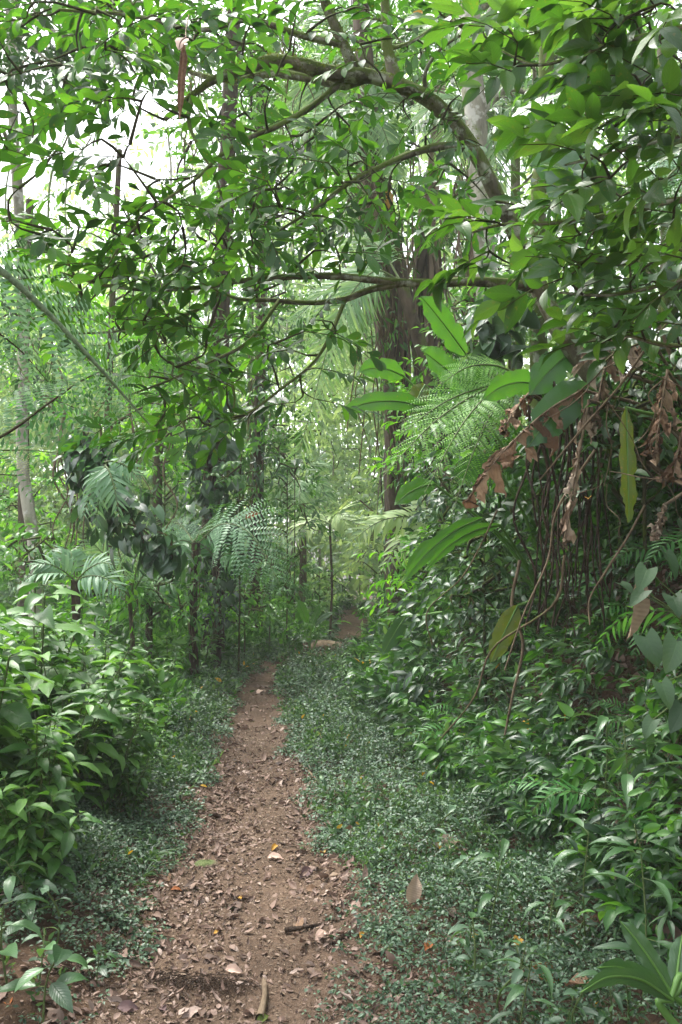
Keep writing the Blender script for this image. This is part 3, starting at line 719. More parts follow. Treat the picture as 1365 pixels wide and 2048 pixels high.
def mossy_tree():
    rg = np.random.RandomState(101)
    base = gpts(A(2.25), A(5.35))[0]
    root = thing('mossy_tree', 'leaning moss covered tree whose branches arch across the whole path', 'tree', base)
    sk = Skeleton()
    trunk = px3([(1150, 705, 4.95), (1090, 600, 4.8), (1045, 500, 4.7), (1000, 400, 4.6), (945, 298, 4.5), (875, 212, 4.4), (800, 170, 4.3), (725, 150, 4.2)])
    trunk = [base - A(0, 0, .15), at(1330, 960, 5.25), at(1230, 815, 5.1)] + trunk
    c = curve(trunk, 70); mb = MB()
    tube(mb, c, np.interp(np.linspace(0, 1, 70), [0, .25, .6, .8, 1], [.09, .058, .041, .041, .034]), 14, 0, .16, 3)
    part(mb, 'trunk', M['mossbark'], root); sk.add(c[25:])
    BR = [
        ([(725, 150, 4.2), (660, 146, 4.15), (600, 128, 4.1), (540, 122, 4.1), (480, 142, 4.1), (430, 160, 4.1), (385, 190, 4.1), (330, 240, 4.1)], .042, .012),
        ([(735, 152, 4.2), (690, 168, 4.25), (620, 156, 4.3), (540, 148, 4.4), (470, 160, 4.5), (400, 150, 4.6), (300, 110, 4.7), (190, 80, 4.8)], .03, .007),
        ([(715, 148, 4.2), (690, 95, 4.15), (668, 45, 4.1), (640, -20, 4.05), (610, -90, 4.0)], .032, .02),
        ([(795, 168, 4.3), (778, 110, 4.3), (772, 50, 4.3), (768, -20, 4.3), (755, -90, 4.2)], .034, .018),
        ([(945, 298, 4.5), (890, 292, 4.4), (830, 305, 4.3), (760, 335, 4.2), (700, 365, 4.1), (640, 410, 4.05), (560, 460, 4.0)], .024, .006),
        ([(1068, 575, 4.78), (1010, 566, 4.7), (940, 563, 4.6), (860, 567, 4.5), (780, 563, 4.4), (690, 554, 4.3), (600, 552, 4.2), (500, 560, 4.1), (400, 574, 4.0), (300, 580, 3.9), (210, 570, 3.8), (120, 545, 3.7)], .03, .005),
        ([(800, 566, 4.42), (740, 580, 4.4), (690, 598, 4.4), (620, 606, 4.4), (540, 600, 4.4), (470, 596, 4.4), (400, 560, 4.4), (330, 500, 4.4)], .02, .005),
        ([(680, 168, 4.2), (620, 215, 4.1), (560, 250, 4.0), (500, 275, 3.9), (440, 312, 3.8), (390, 360, 3.7), (300, 420, 3.6)], .017, .005),
        ([(470, 560, 4.08), (410, 610, 4.0), (330, 645, 3.9), (240, 662, 3.8), (145, 668, 3.7)], .012, .004),
        ([(690, 600, 4.4), (668, 655, 4.3), (630, 722, 4.2), (560, 780, 4.1), (490, 830, 4.0), (420, 850, 3.9)], .011, .004),
        ([(385, 190, 4.1), (378, 240, 4.0), (400, 300, 3.9), (430, 350, 3.9), (450, 420, 3.9)], .011, .004),
        ([(690, 90, 4.15), (600, 70, 4.0), (500, 40, 3.9), (400, 60, 3.8), (260, 30, 3.7), (120, 20, 3.6)], .018, .006),
        ([(560, 600, 4.4), (500, 680, 4.2), (430, 720, 4.1), (340, 760, 4.0), (260, 790, 3.9)], .011, .004),
        ([(860, 205, 4.4), (850, 150, 4.3), (880, 100, 4.2), (940, 60, 4.1)], .014, .005),
        ([(775, 100, 4.3), (830, 80, 4.4), (900, 30, 4.5)], .012, .005),
    ]
    for pts, r0, r1 in BR:
        c = curve(px3(pts), 8 * len(pts)); mb = MB()
        tube(mb, c, np.linspace(r0, r1, len(c)), 9, 0, .2, rg.randint(999))
        part(mb, 'branch', M['mossbark'], root); sk.add(c[4:])
    # leafy sprays: (px, py, rx, ry, depth, depth range, count)
    Z = [(180, 215, 70, 30, 3.6, .3, 5), (140, 320, 60, 25, 3.5, .3, 4), (235, 325, 60, 50, 3.6, .3, 5), (300, 420, 80, 60, 3.7, .4, 8), (420, 430, 110, 70, 3.9, .5, 16),
         (520, 330, 90, 60, 3.9, .5, 10), (620, 360, 90, 80, 4.1, .5, 12), (560, 470, 120, 60, 4.0, .5, 12), (250, 520, 110, 70, 3.7, .4, 13), (120, 560, 90, 60, 3.7, .4, 7),
         (370, 540, 90, 60, 4.0, .5, 9), (200, 640, 110, 40, 3.8, .4, 7), (330, 680, 110, 60, 4.0, .4, 10), (430, 700, 90, 60, 4.0, .4, 8), (480, 790, 100, 60, 4.0, .4, 11), (330, 800, 90, 60, 3.9, .4, 8),
         (560, 690, 70, 60, 4.2, .3, 5), (610, 760, 30, 50, 4.2, .2, 2), (720, 440, 80, 80, 4.2, .4, 8), (800, 350, 80, 60, 4.3, .4, 6), (760, 250, 90, 60, 4.3, .5, 9), (860, 330, 70, 80, 4.4, .4, 6),
         (640, 250, 80, 50, 4.1, .4, 8), (700, 60, 120, 60, 4.2, .5, 9), (560, 60, 120, 60, 4.1, .5, 12), (420, 60, 100, 60, 4.0, .5, 12), (300, 40, 110, 50, 3.8, .4, 12), (140, 60, 140, 60, 3.6, .4, 16),
         (40, 130, 80, 70, 3.6, .4, 9), (240, 150, 110, 50, 3.8, .5, 10), (470, 210, 90, 50, 4.1, .5, 7), (860, 70, 90, 70, 4.3, .4, 8), (940, 130, 60, 60, 4.3, .4, 4), (60, 430, 60, 50, 3.7, .3, 3), (520, 560, 120, 30, 4.2, .3, 7),
         (30, 250, 40, 50, 3.5, .2, 3), (680, 640, 60, 40, 4.3, .3, 3), (120, 470, 50, 40, 3.6, .3, 3), (900, 230, 50, 40, 4.2, .2, 3), (965, 330, 50, 40, 4.3, .2, 3), (1010, 420, 40, 40, 4.3, .2, 2)]
    T = []
    for px, py, rx, ry, d, dr, n in Z:
        for _ in range(n):
            r = math.sqrt(rg.rand()); a = rg.rand() * 6.28
            T.append(at(px + rx * 1.15 * r * math.cos(a), py + ry * 1.15 * r * math.sin(a), d + rg.uniform(-dr, dr)))
    T = np.array(T)
    dist = np.array([np.min(np.linalg.norm(sk.P - t, axis=1)) for t in T])
    tw, lv = MB(), MB(); C, D = [], []
    for i in np.argsort(dist):
        d = sk.grow(T[i], tw, rg=rg)
        side = A(-.8 if rg.rand() < .75 else .6, rg.uniform(-.5, .3), rg.uniform(-.5, .15))
        d = unit(unit(side) + .6 * d); L = rg.uniform(.22, .34)
        c = curve([T[i], T[i] + d * L * .5, T[i] + d * L - UPV * L * .12], 6); tube(tw, c, np.linspace(.0026, .0012, 6), 4, 0)
        C.append(T[i]); D.append(d)
    C, D = np.array(C), np.array(D)
    spray(lv, TREEL, C, D, 10, .28, .115, rg, 1.0, .06, .22, 0, .5)
    part(tw, 'twigs', M['twig'], root); part(lv, 'crown', M['tree'], root)
    mo = MB()                                                     # moss tufts on the upper side of the limbs
    K = 5200; i = rg.randint(0, 230, K); P = sk.P[i]
    a = rg.randn(K, 3); a[:, 2] = np.abs(a[:, 2]) * .7 - .25; a = unit(a - sk.T[i] * (a * sk.T[i]).sum(1, keepdims=True))
    stamp(mo, leafproto(.3, 'diamond', 2, .2, .8, cross=2), P + a * rg.uniform(.012, .055, K)[:, None] + rg.randn(K, 3) * .012, a + rg.randn(K, 3) * .6, rdir(rg, K), rg.uniform(.008, .022, K), 0, rg)
    part(mo, 'moss', M['moss'], root)
    return root
mossy_tree()

# ------------------------------------------------------------------ large-leaved shrub tree, upper right
def right_tree():
    rg = np.random.RandomState(131)
    base = gpts(A(2.35), A(3.1))[0]
    root = thing('large_leaved_tree', 'large leaved tree reaching in over the right bank at the top', 'tree', base); sk = Skeleton()
    mb = MB(); c = curve([base - A(0, 0, .1), at(1560, 900, 3.2), at(1520, 500, 3.2), at(1480, 100, 3.1), at(1500, -300, 3.1)], 40)
    tube(mb, c, np.linspace(.06, .03, 40), 10, 0, .12); part(mb, 'trunk', M['mossbark'], root); sk.add(c[8:])
    for pts, r in (([(1490, 150, 3.1), (1365, 165, 3.1), (1260, 185, 3.1), (1180, 205, 3.1), (1130, 215, 3.1)], .014), ([(1480, 30, 3.1), (1340, 60, 3.0), (1200, 95, 3.0), (1080, 130, 3.0), (1000, 100, 3.1)], .013),
                   ([(1510, 430, 3.2), (1365, 400, 3.1), (1250, 425, 3.1), (1120, 445, 3.1), (1000, 450, 3.2), (930, 470, 3.3)], .016), ([(1520, 520, 3.2), (1365, 560, 3.0), (1220, 590, 3.0), (1120, 585, 3.1)], .013),
                   ([(1530, 620, 3.2), (1365, 690, 3.2), (1240, 670, 3.2), (1150, 690, 3.3)], .012), ([(1490, 260, 3.1), (1365, 270, 2.9), (1250, 300, 2.9), (1130, 330, 3.0)], .013), ([(1500, 0, 3.1), (1380, -60, 3.0), (1250, -40, 2.9), (1120, 0, 2.9)], .013)):
        c = curve(px3(pts), 30); mb = MB(); tube(mb, c, np.linspace(r, .004, 30), 7, 0, .15, rg.randint(99)); part(mb, 'branch', M['mossbark'], root); sk.add(c[5:])
    Z = [(1300, 60, 90, 60, 2.9, .3, 13), (1150, 60, 80, 60, 3.0, .3, 6), (1040, 130, 50, 30, 3.0, .2, 2), (1320, 200, 80, 80, 2.9, .3, 15), (1200, 250, 70, 60, 3.0, .3, 6), 
         (1300, 380, 80, 80, 3.0, .3, 13), (1180, 420, 70, 60, 3.1, .3, 6), (1000, 455, 60, 30, 3.2, .3, 3), (1300, 530, 80, 60, 3.0, .3, 11), (1180, 550, 70, 40, 3.1, .3, 5), (1300, 650, 80, 50, 3.1, .3, 7),
         (1230, 690, 50, 40, 3.2, .3, 2), (1000, 70, 60, 40, 3.1, .3, 3), (1250, 0, 120, 40, 2.9, .3, 9), (950, 500, 40, 40, 3.3, .2, 2), (1030, 540, 50, 30, 3.2, .2, 2), (1500, 100, 160, 200, 3.4, .6, 30), (1750, 0, 200, 300, 3.8, .8, 40), (1600, 400, 160, 160, 3.6, .6, 30), (1950, 200, 220, 260, 4.0, .8, 40), (1600, -300, 260, 160, 3.6, .8, 40)]  # sprays beyond the right frame edge are unseen, added to shade the bank
    T = np.array([at(px + rx * 1.1 * math.sqrt(r) * math.cos(a), py + ry * 1.1 * math.sqrt(r) * math.sin(a), d + rg.uniform(-dr, dr)) for px, py, rx, ry, d, dr, n in Z for r, a in zip(rg.rand(n), rg.rand(n) * 6.28)])
    tw, lv = MB(), MB(); C, D = [], []
    for i in np.argsort([np.min(np.linalg.norm(sk.P - t, axis=1)) for t in T]):
        d = sk.grow(T[i], tw, .005, rg, .009)
        d = unit(d * .5 + unit(A(-.9, rg.uniform(-.6, .2), rg.uniform(-.4, .2)))); C.append(T[i]); D.append(d)
        tube(tw, [T[i], T[i] + d * .13, T[i] + d * .24 - UPV * .03], [.003, .002, .0015], 4, 0)
    spray(lv, BIGL, np.array(C), np.array(D), 7, .26, .145, rg, 1.05, .04, .24, 0, .6)
    part(tw, 'twigs', M['twig'], root); part(lv, 'crown', M['bigleaf'], root)
right_tree()

# ------------------------------------------------------------------ haze, sky, sun, camera
def box(name, x0, x1, y0, y1, z0, z1):
    mb = MB(); V = [(x, y, z) for z in (z0, z1) for y in (y0, y1) for x in (x0, x1)]
    mb.add(V, [(0, 2, 3, 1), (4, 5, 7, 6), (0, 1, 5, 4), (2, 6, 7, 3), (0, 4, 6, 2), (1, 3, 7, 5)])
    k = NT('haze_air'); v = k.n('ShaderNodeVolumePrincipled'); v.inputs['Color'].default_value = (.97, .99, .97, 1); v.inputs['Density'].default_value = HAZE_DENSITY; v.inputs['Anisotropy'].default_value = 0
    try: v.inputs['Density Attribute'].default_value = ''
    except Exception: pass
    k.l(v.outputs[0], k.out.inputs['Volume'])
    return tag(mb.build(name, k.m, flat=True), 'pale thin mist hanging between the trees', 'haze', kind='stuff')
# ------------------------------------------------------------------ background trees
def bg_tree(name, label, cat, trunk, r0, r1, crown, ll, leafm, bark, protos=SIMPLE, nl=8, tw=.5, seed=1, branches=True, group=None, upmix=.5, droop=.3, rough=.12, base_ext=True):
    """trunk: (px, py, Y) points from low to high; crown: blobs (px, py, rx, ry, Y, dY, sprays)"""
    rg = np.random.RandomState(seed)
    P = px3(trunk)
    if base_ext:
        g = gpts(A(P[0][0]), A(P[0][1]))[0] - A(0, 0, .2)
        if P[0][2] - g[2] > .3: P = [g] + P
    base = A(P[0][0], P[0][1], P[0][2])
    root = thing(name, label, cat, base, group); sk = Skeleton()
    c = curve(P, 50); mb = MB(); tube(mb, c, np.linspace(r0, r1, 50), 12, 0, rough, seed); part(mb, 'trunk', M[bark], root); sk.add(c[18:])
    C, D, Lf = [], [], []
    cen = []
    for px, py, rx, ry, Y, dY, n in crown:
        cen.append(at(px, py, Y))
        r = np.sqrt(rg.rand(n)); a = rg.rand(n) * 6.28
        for i in range(n):
            C.append(at(px + rx * r[i] * math.cos(a[i]), py + ry * r[i] * math.sin(a[i]), Y + rg.uniform(-dY, dY)))
    if branches and cen:
        C_ = np.array(C)
        for p in cen:
            lb = MB(); sk.grow(p, lb, r1 * .5, rg, r1 * .9, .15); part(lb, 'branch', M[bark], root)
        br = MB()
        for t in C_[rg.permutation(len(C_))[:min(60, len(C_))]]: sk.grow(t, br, .012, rg, .03, .05)
        part(br, 'twigs', M[bark], root)
    if C:
        lv = MB(); C = np.array(C); K = len(C)
        D = rdir(rg, K, .5)
        spray(lv, protos, C, D, nl, tw * (.7 + .6 * rg.rand(K)), ll * (.8 + .4 * rg.rand(K)), rg, .95, droop, .3, 0, upmix)
        part(lv, 'crown', M[leafm], root)
    return root

T = bg_tree
gT = 'trees standing in the mist'
T('tree', 'thin pale trunked tree at the left edge with whitish lichen bark', 'tree', [(72, 1145, 11), (58, 1020, 11), (45, 900, 11), (48, 600, 11), (36, 380, 11), (25, 200, 11), (20, -50, 11)], .085, .06,
  [(40, 40, 160, 120, 10, 1.2, 110), (150, 120, 120, 60, 10, 1, 60), (-20, 250, 40, 60, 10, 1, 8), (230, 30, 140, 80, 10, 1, 70)], .17, 'treedark', 'palebark', seed=11, group=gT)
T('tree', 'ochre brown trunk just left of the pale trunk at the left', 'tree', [(50, 1130, 13), (48, 980, 13), (50, 700, 13), (60, 400, 13)], .10, .06,
  [(60, 640, 120, 90, 13, 1.5, 50), (150, 700, 140, 120, 13, 1.5, 70)], .16, 'bright', 'brownbark', seed=12, group=gT)
T('tree', 'slim trunk at left behind the hanging dark climber', 'tree', [(218, 1180, 12), (222, 1050, 12), (215, 900, 12.3), (225, 600, 12.5), (240, 300, 12.5)], .07, .04,
  [(260, 600, 160, 130, 12.5, 1.5, 80), (330, 860, 100, 90, 13, 1.5, 46), (230, 480, 120, 60, 12.5, 1, 30)], .15, 'bright', 'brownbark', seed=13, group=gT)
T('tree', 'thick vine clad trunk left of centre with shaggy brown foot', 'tree', [(425, 1235, 12.5), (428, 1100, 12.5), (425, 950, 12.5), (440, 700, 12.5), (455, 300, 12.5), (470, -60, 12.5)], .18, .1,
  [(440, 640, 110, 110, 12.5, 1.2, 60), (480, 420, 130, 120, 13, 1.2, 60), (430, 250, 120, 80, 13, 1.2, 30), (380, 760, 90, 70, 12.5, 1, 34), (520, 130, 130, 110, 13, 1.2, 60)], .16, 'dim', 'darkbark', seed=14, group=gT, rough=.25)
T('tree', 'dark straight trunk behind the vine clad one at centre', 'tree', [(512, 1150, 15), (515, 1000, 15), (520, 800, 15), (525, 450, 15), (520, 100, 15)], .13, .08,
  [(560, 620, 90, 120, 15, 1.5, 60), (540, 850, 70, 90, 15, 1.5, 40), (600, 450, 90, 80, 15, 1.5, 40), (610, 250, 100, 110, 15, 1.5, 46)], .18, 'dim', 'darkbark', seed=15, group=gT)
forked = T('tree', 'big dark forked trunk with peeling fibres right of centre', 'tree', [(800, 1080, 10.5), (796, 950, 10.5), (790, 800, 10.5), (795, 660, 10.5), (775, 560, 10.5), (755, 470, 10.5), (742, 380, 10.6), (735, 200, 10.7), (720, 0, 10.8)], .16, .11,
  [(700, 240, 90, 110, 10.8, 1, 46), (790, 60, 120, 90, 11, 1, 50), (690, 420, 60, 70, 11, 1, 22), (850, 230, 80, 100, 11, 1, 34)], .16, 'dim', 'brownbark', seed=16, group=gT, rough=.3)
T('tree', 'tall pale straight trunk rising at the top right of centre', 'tree', [(985, 900, 9), (978, 640, 9), (965, 420, 9), (952, 250, 9), (943, 120, 9), (938, -80, 9)], .125, .115,
  [(1000, 20, 120, 60, 9, .8, 22), (1080, 200, 70, 70, 9, .8, 16), (900, 420, 60, 60, 9.5, .8, 16)], .17, 'dim', 'palebark', seed=17, group=gT)
peeling = T('tree', 'brown trunk with peeling bark behind the arching branch', 'tree', [(890, 900, 11.5), (870, 700, 11.5), (855, 520, 11.5), (865, 380, 11.5), (880, 150, 11.5)], .11, .08,
  [(930, 560, 90, 110, 11, 1, 44), (860, 480, 70, 60, 11, .8, 20)], .15, 'dim', 'fibre', seed=18, group=gT, rough=.3)
T('tree', 'high leafy crown closing the gap at the top centre', 'tree', [(505, 1120, 16.5), (500, 700, 16.5), (520, 300, 16), (560, -80, 16)], .07, .05,
  [(420, 60, 120, 110, 15, 2, 80), (560, 180, 130, 120, 15, 2, 80), (700, 60, 140, 110, 15, 2, 90), (660, 330, 140, 100, 16, 2, 70), (480, 330, 110, 80, 16, 2, 50)], .17, 'dim', 'mossbark', seed=23, group=gT)
T('tree', 'high leafy crown behind the tall pale trunk at the top', 'tree', [(1020, 900, 12), (1030, 600, 12), (1030, 200, 12), (1020, -80, 12)], .09, .06,
  [(860, 80, 120, 100, 12, 1.5, 80), (1010, 120, 120, 120, 12.5, 1.5, 80), (1150, 60, 130, 110, 12, 1.5, 80), (1000, 340, 120, 100, 12.5, 1.5, 60), (1160, 260, 110, 100, 12, 1.5, 60), (1290, 120, 120, 130, 11, 1.5, 70)], .16, 'dim', 'mossbark', seed=24, group=gT)
T('tree', 'leafy tree on top of the right bank behind the banana leaves', 'tree', [(1080, 800, 7.5), (1075, 500, 7.5), (1090, 200, 7.5), (1100, -60, 7.5)], .09, .06,
  [(1060, 520, 90, 120, 7.5, .7, 40), (1180, 380, 120, 120, 7.5, .7, 50), (1140, 120, 110, 90, 7.5, .7, 36), (1290, 520, 110, 140, 7, .7, 56), (1290, 150, 110, 120, 7, .7, 46), (1300, 780, 90, 60, 6, .5, 30)], .15, 'dim', 'mossbark', seed=19, group='trees above the right bank')
T('tree', 'shady tree above the right edge behind the large leaves', 'tree', [(1330, 760, 6.5), (1340, 500, 6.5), (1330, 100, 6.5)], .09, .06,
  [(1340, 700, 100, 90, 6.3, .5, 44), (1240, 640, 80, 70, 6.5, .5, 30), (1340, 300, 80, 140, 6.5, .5, 40), (1560, 500, 200, 240, 6, .8, 120), (1900, 450, 260, 260, 5.6, 1, 140), (1600, 100, 240, 200, 6.2, .8, 90)], .15, 'treedark', 'mossbark', seed=20, group='trees above the right bank')  # outermost blobs lie out of view, crown extended to darken the bank
def strips(parent, line, n, ln, seed, w=1.0, mat='fibre', spread=.22):
    rg = np.random.RandomState(seed); cc = curve(px3(line), 30); i = rg.randint(0, 30, n); mb = MB()
    o = rdir(rg, n, .1); o[:, 1] = -np.abs(o[:, 1]); d = -UPV + rg.randn(n, 3) * .1 + o * .12
    stamp(mb, [leafproto(.06, 'strap', 8, .4, q, .02, 3) for q in (-.25, .15, .3)], cc[i] + o * spread * (.7 + .6 * rg.rand(n))[:, None], d, o, ln * (.4 + .9 * rg.rand(n)), 0, rg, w)
    part(mb, 'peeling_bark', M[mat], parent)
strips(forked, [(796, 950, 10.4), (790, 800, 10.4), (795, 660, 10.4), (760, 520, 10.4)], 50, 1.0, 31, 1.0, 'darkfibre', spread=.18)
strips(peeling, [(870, 640, 11.3), (855, 500, 11.3), (865, 390, 11.3)], 60, 1.5, 32, 1.0, spread=.12)
# misty ring farther off
far = [(-60, 19, 0), (110, 22, 1), (180, 26, 2), (300, 21, 0), (380, 25, 1), (585, 23, 2), (640, 28, 0), (700, 30, 1), (735, 26, 2), (830, 21, 0), (900, 24, 1), (1010, 20, 2), (1150, 18, 0), (560, 33, 1), (770, 35, 2), (470, 30, 0), (250, 33, 2), (30, 30, 1)]
for i, (px, Y, v) in enumerate(sorted(far)):
    rg = np.random.RandomState(300 + i); k = 12.0 / Y
    top = 330 if px < 330 else (80 if px < 860 else -40)
    cr = []
    for q in range(11):
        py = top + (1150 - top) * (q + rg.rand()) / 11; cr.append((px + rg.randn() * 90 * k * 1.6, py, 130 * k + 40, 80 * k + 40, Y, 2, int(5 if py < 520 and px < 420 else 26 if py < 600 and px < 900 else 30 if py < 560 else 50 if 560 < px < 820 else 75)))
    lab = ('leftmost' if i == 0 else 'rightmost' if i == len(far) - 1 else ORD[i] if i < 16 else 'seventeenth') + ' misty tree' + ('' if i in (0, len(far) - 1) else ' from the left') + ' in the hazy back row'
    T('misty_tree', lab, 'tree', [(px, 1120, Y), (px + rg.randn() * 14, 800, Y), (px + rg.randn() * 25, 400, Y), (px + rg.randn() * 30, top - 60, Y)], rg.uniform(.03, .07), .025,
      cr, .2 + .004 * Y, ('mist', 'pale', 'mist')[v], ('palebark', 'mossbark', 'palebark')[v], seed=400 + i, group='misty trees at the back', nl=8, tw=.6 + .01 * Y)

gU = 'leafy shrubs of the understorey'
for i, (px, py, Y, rx, ry, n, mt, ll, lab) in enumerate((
        (40, 1010, 14, 110, 130, 80, 'bright', .16, 'bright shrub behind the pale trunk at the left edge'), (150, 1060, 15.5, 120, 110, 80, 'pale', .16, 'pale feathery shrub between the left trunks'), (330, 1000, 14, 90, 130, 80, 'dim', .15, 'green shrub between the dark climber and the vine clad trunk'),
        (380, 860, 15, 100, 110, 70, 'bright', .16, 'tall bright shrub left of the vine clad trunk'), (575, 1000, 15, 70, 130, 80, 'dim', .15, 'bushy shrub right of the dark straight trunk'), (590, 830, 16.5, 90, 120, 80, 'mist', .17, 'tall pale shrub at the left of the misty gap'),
        (480, 1010, 11.5, 50, 110, 46, 'dim', .13, 'slender shrub in front of the dark straight trunk'), (540, 1160, 14, 70, 60, 50, 'dim', .14, 'rounded shrub at the foot of the dark straight trunk'), (640, 1170, 19, 60, 40, 40, 'pale', .16, 'low pale shrub left of the far path'),
        (880, 850, 8.8, 80, 110, 90, 'bright', .11, 'light green shrub below the bright banana leaves'), (930, 700, 8.4, 70, 100, 70, 'dim', .12, 'shrub behind the bright banana leaves'), (800, 1010, 11, 70, 110, 90, 'mist', .13, 'pale shrub on the bank at the right of the misty gap'),
        (920, 1010, 7.4, 80, 110, 110, 'lance', .10, 'dense shrub on the bank left of the hanging roots'), (1000, 900, 6.8, 70, 90, 70, 'dim', .11, 'leafy shrub under the bright tree fern'), (860, 1150, 9, 70, 90, 90, 'bright', .11, 'light shrub spilling down the bank toward the far path'),
        (970, 1150, 6.3, 70, 110, 110, 'lance', .09, 'low dense shrub on the bank face left of the roots'), (1130, 940, 5.9, 90, 100, 90, 'treedark', .11, 'dark shrub behind the curtain of roots'), (1240, 900, 5.2, 90, 130, 100, 'treedark', .11, 'dark shrub behind the hanging dead leaves'),
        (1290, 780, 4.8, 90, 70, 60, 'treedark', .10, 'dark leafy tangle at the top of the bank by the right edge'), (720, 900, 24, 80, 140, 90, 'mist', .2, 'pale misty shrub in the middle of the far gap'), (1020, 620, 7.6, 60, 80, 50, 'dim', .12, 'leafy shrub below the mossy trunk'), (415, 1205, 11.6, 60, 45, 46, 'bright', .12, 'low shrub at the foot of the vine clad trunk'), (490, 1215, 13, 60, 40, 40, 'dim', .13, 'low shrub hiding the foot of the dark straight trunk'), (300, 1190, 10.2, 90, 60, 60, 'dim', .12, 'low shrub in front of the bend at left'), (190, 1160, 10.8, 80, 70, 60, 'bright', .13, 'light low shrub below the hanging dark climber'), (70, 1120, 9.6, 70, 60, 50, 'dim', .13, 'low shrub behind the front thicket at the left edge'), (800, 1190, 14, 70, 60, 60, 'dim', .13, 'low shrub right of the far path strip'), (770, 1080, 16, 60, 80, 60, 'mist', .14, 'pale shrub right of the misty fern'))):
    sp = at(px, py, Y); g = gpts(A(sp[0]), A(sp[1]))[0]
    gx, gy = to_px(g + UPV * .05)
    T('understorey_shrub', lab, 'shrub', [(float(gx), float(gy), Y), (px, (py + float(gy)) / 2, Y), (px, py - ry * .6, Y)], .014, .008, [(px, py + ry * .45, rx, ry * .55, Y, .5, n // 2), (px, py - ry * .45, rx, ry * .55, Y, .5, n // 2)], ll, mt, 'twig', seed=1500 + i, group=gU, nl=9, tw=.3 + .01 * Y, base_ext=False)

def far_forest():
    rg = np.random.RandomState(500); lv = MB()
    C = []
    for n, px0, px1, py0, py1, Y0, Y1 in ((2600, -500, 1900, 530, 1150, 34, 60), (500, 860, 1700, -60, 480, 34, 56), (60, 0, 480, 380, 500, 36, 50), (700, -200, 1500, 950, 1160, 28, 40)):
        for _ in range(n): C.append(at(rg.uniform(px0, px1), rg.uniform(py0, py1), rg.uniform(Y0, Y1)))
    C = np.array(C); C = C[C[:, 2] > ground_z(C[:, 0], C[:, 1])]
    spray(lv, SIMPLE, C, rdir(rg, len(C), .5), 9, 1.6, .5, rg, .95, .35, .35, 0, .5)
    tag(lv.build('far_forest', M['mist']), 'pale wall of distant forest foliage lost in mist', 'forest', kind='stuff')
far_forest()

def undergrowth():
    rg = np.random.RandomState(520); lv = MB()
    for n, y0, y1, t0, t1, hh, ll, pr in ((1500, 2.9, 4.6, .12, 1.8, .22, .10, LANCEL), (1900, 4.6, 7.0, .05, 2.2, .30, .11, LANCEL), (2300, 7.0, 12, -.1, 2.8, .45, .13, SIMPLE), (1400, 12, 20, .4, 5, .7, .17, SIMPLE)):
        y = rg.uniform(y0, y1, n); x = foot_x(y) + rg.uniform(t0, t1, n)
        k = wob(x, y, 3.3, 6) + .5 * wob(x, y, 8, 2) > -.45; x, y = x[k], y[k]; K = len(x)
        C = gpts(x, y) + gnormal(x, y) * (hh * rg.rand(K) ** 1.3)[:, None]
        D = unit(gnormal(x, y) + rg.randn(K, 3) * .5 + A(-.3, -.1, .1))
        sp_ = (wob(x, y, 2.3, 14) + .6 * rg.randn(K) > .1).astype(int) + (rg.rand(K) < .25)
        for q, (pq, sz, nq) in enumerate(((pr, 1.0, 7), (BUSHL, .85, 5), (SIMPLEN, 1.25, 9))):
            m = sp_ == q
            if m.any(): spray(lv, pq, C[m], D[m], nq, ll * 1.8, ll * sz * (.6 + .8 * rg.rand(m.sum())), rg, 1.05, .3, .3, q, .5)
    tag(lv.build('undergrowth', [M['lance'], M['dim'], M['weed']]), 'tangled leafy undergrowth covering the steep right bank', 'undergrowth', kind='stuff')
    lv = MB()
    for n, y0, y1, w, hh, ll in ((1500, 7, 11, 3.5, .5, .13), (2600, 11, 17, 6, .8, .17), (2600, 17, 30, 12, 1.5, .26)):
        y = rg.uniform(y0, y1, n); x = path_x(y) - .75 - w * rg.rand(n) ** 1.3
        k = wob(x, y, 1.9, 6) + .5 * wob(x, y, 5, 2) > -.5; x, y = x[k], y[k]; K = len(x)
        edge = np.clip((path_x(y) - .6 - x) / 1.2, .15, 1)
        C = gpts(x, y) + UPV * (hh * edge * rg.rand(K) ** 1.2)[:, None]
        spray(lv, SIMPLE, C, unit(UPV * .8 + rg.randn(K, 3) * .6), 8, ll * 2, ll * (.7 + .6 * rg.rand(K)), rg, 1.05, .2, .3, 0, .5)
    tag(lv.build('undergrowth', M['dim']), 'leafy low undergrowth filling the forest floor left of the path', 'undergrowth', kind='stuff')
undergrowth()

# ------------------------------------------------------------------ climbers on trunks
def climber(name, label, path, width, n, ll, mat='vine', seed=1, protos=HEARTL, stem=.012, outl=1.0, group=None, hang=.7):
    rg = np.random.RandomState(seed); P = px3(path); c = curve(P, 40)
    root = thing(name, label, 'climbing plant', P[0], group)
    mb = MB()
    for q in range(3):
        off = curve(rg.randn(6, 3) * width * .3, 40); tube(mb, c + off, np.linspace(stem, stem * .5, 40), 5, 0, .1, q)
    part(mb, 'stem', M['vinebark'], root)
    t = rg.rand(n); idx = t * 39; p = np.stack([np.interp(idx, np.arange(40), c[:, k]) for k in range(3)], -1)
    wprof = np.interp(t, np.linspace(0, 1, len(outl)) if not np.isscalar(outl) else [0, 1], outl if not np.isscalar(outl) else [outl, outl])
    o = rdir(rg, n, .6); o[:, 1] = -np.abs(o[:, 1]) * .9 + .15; o = unit(o)
    pos = p + o * (width * wprof * (.4 + .7 * rg.rand(n)))[:, None]
    d = unit(o * .5 - UPV * hang + rg.randn(n, 3) * .35)
    lv = MB(); stamp(lv, protos, pos, d, unit(o + UPV * .5 + rg.randn(n, 3) * .3), ll * (.55 + .8 * rg.rand(n)), 0, rg)
    part(lv, 'foliage', M[mat], root); return root
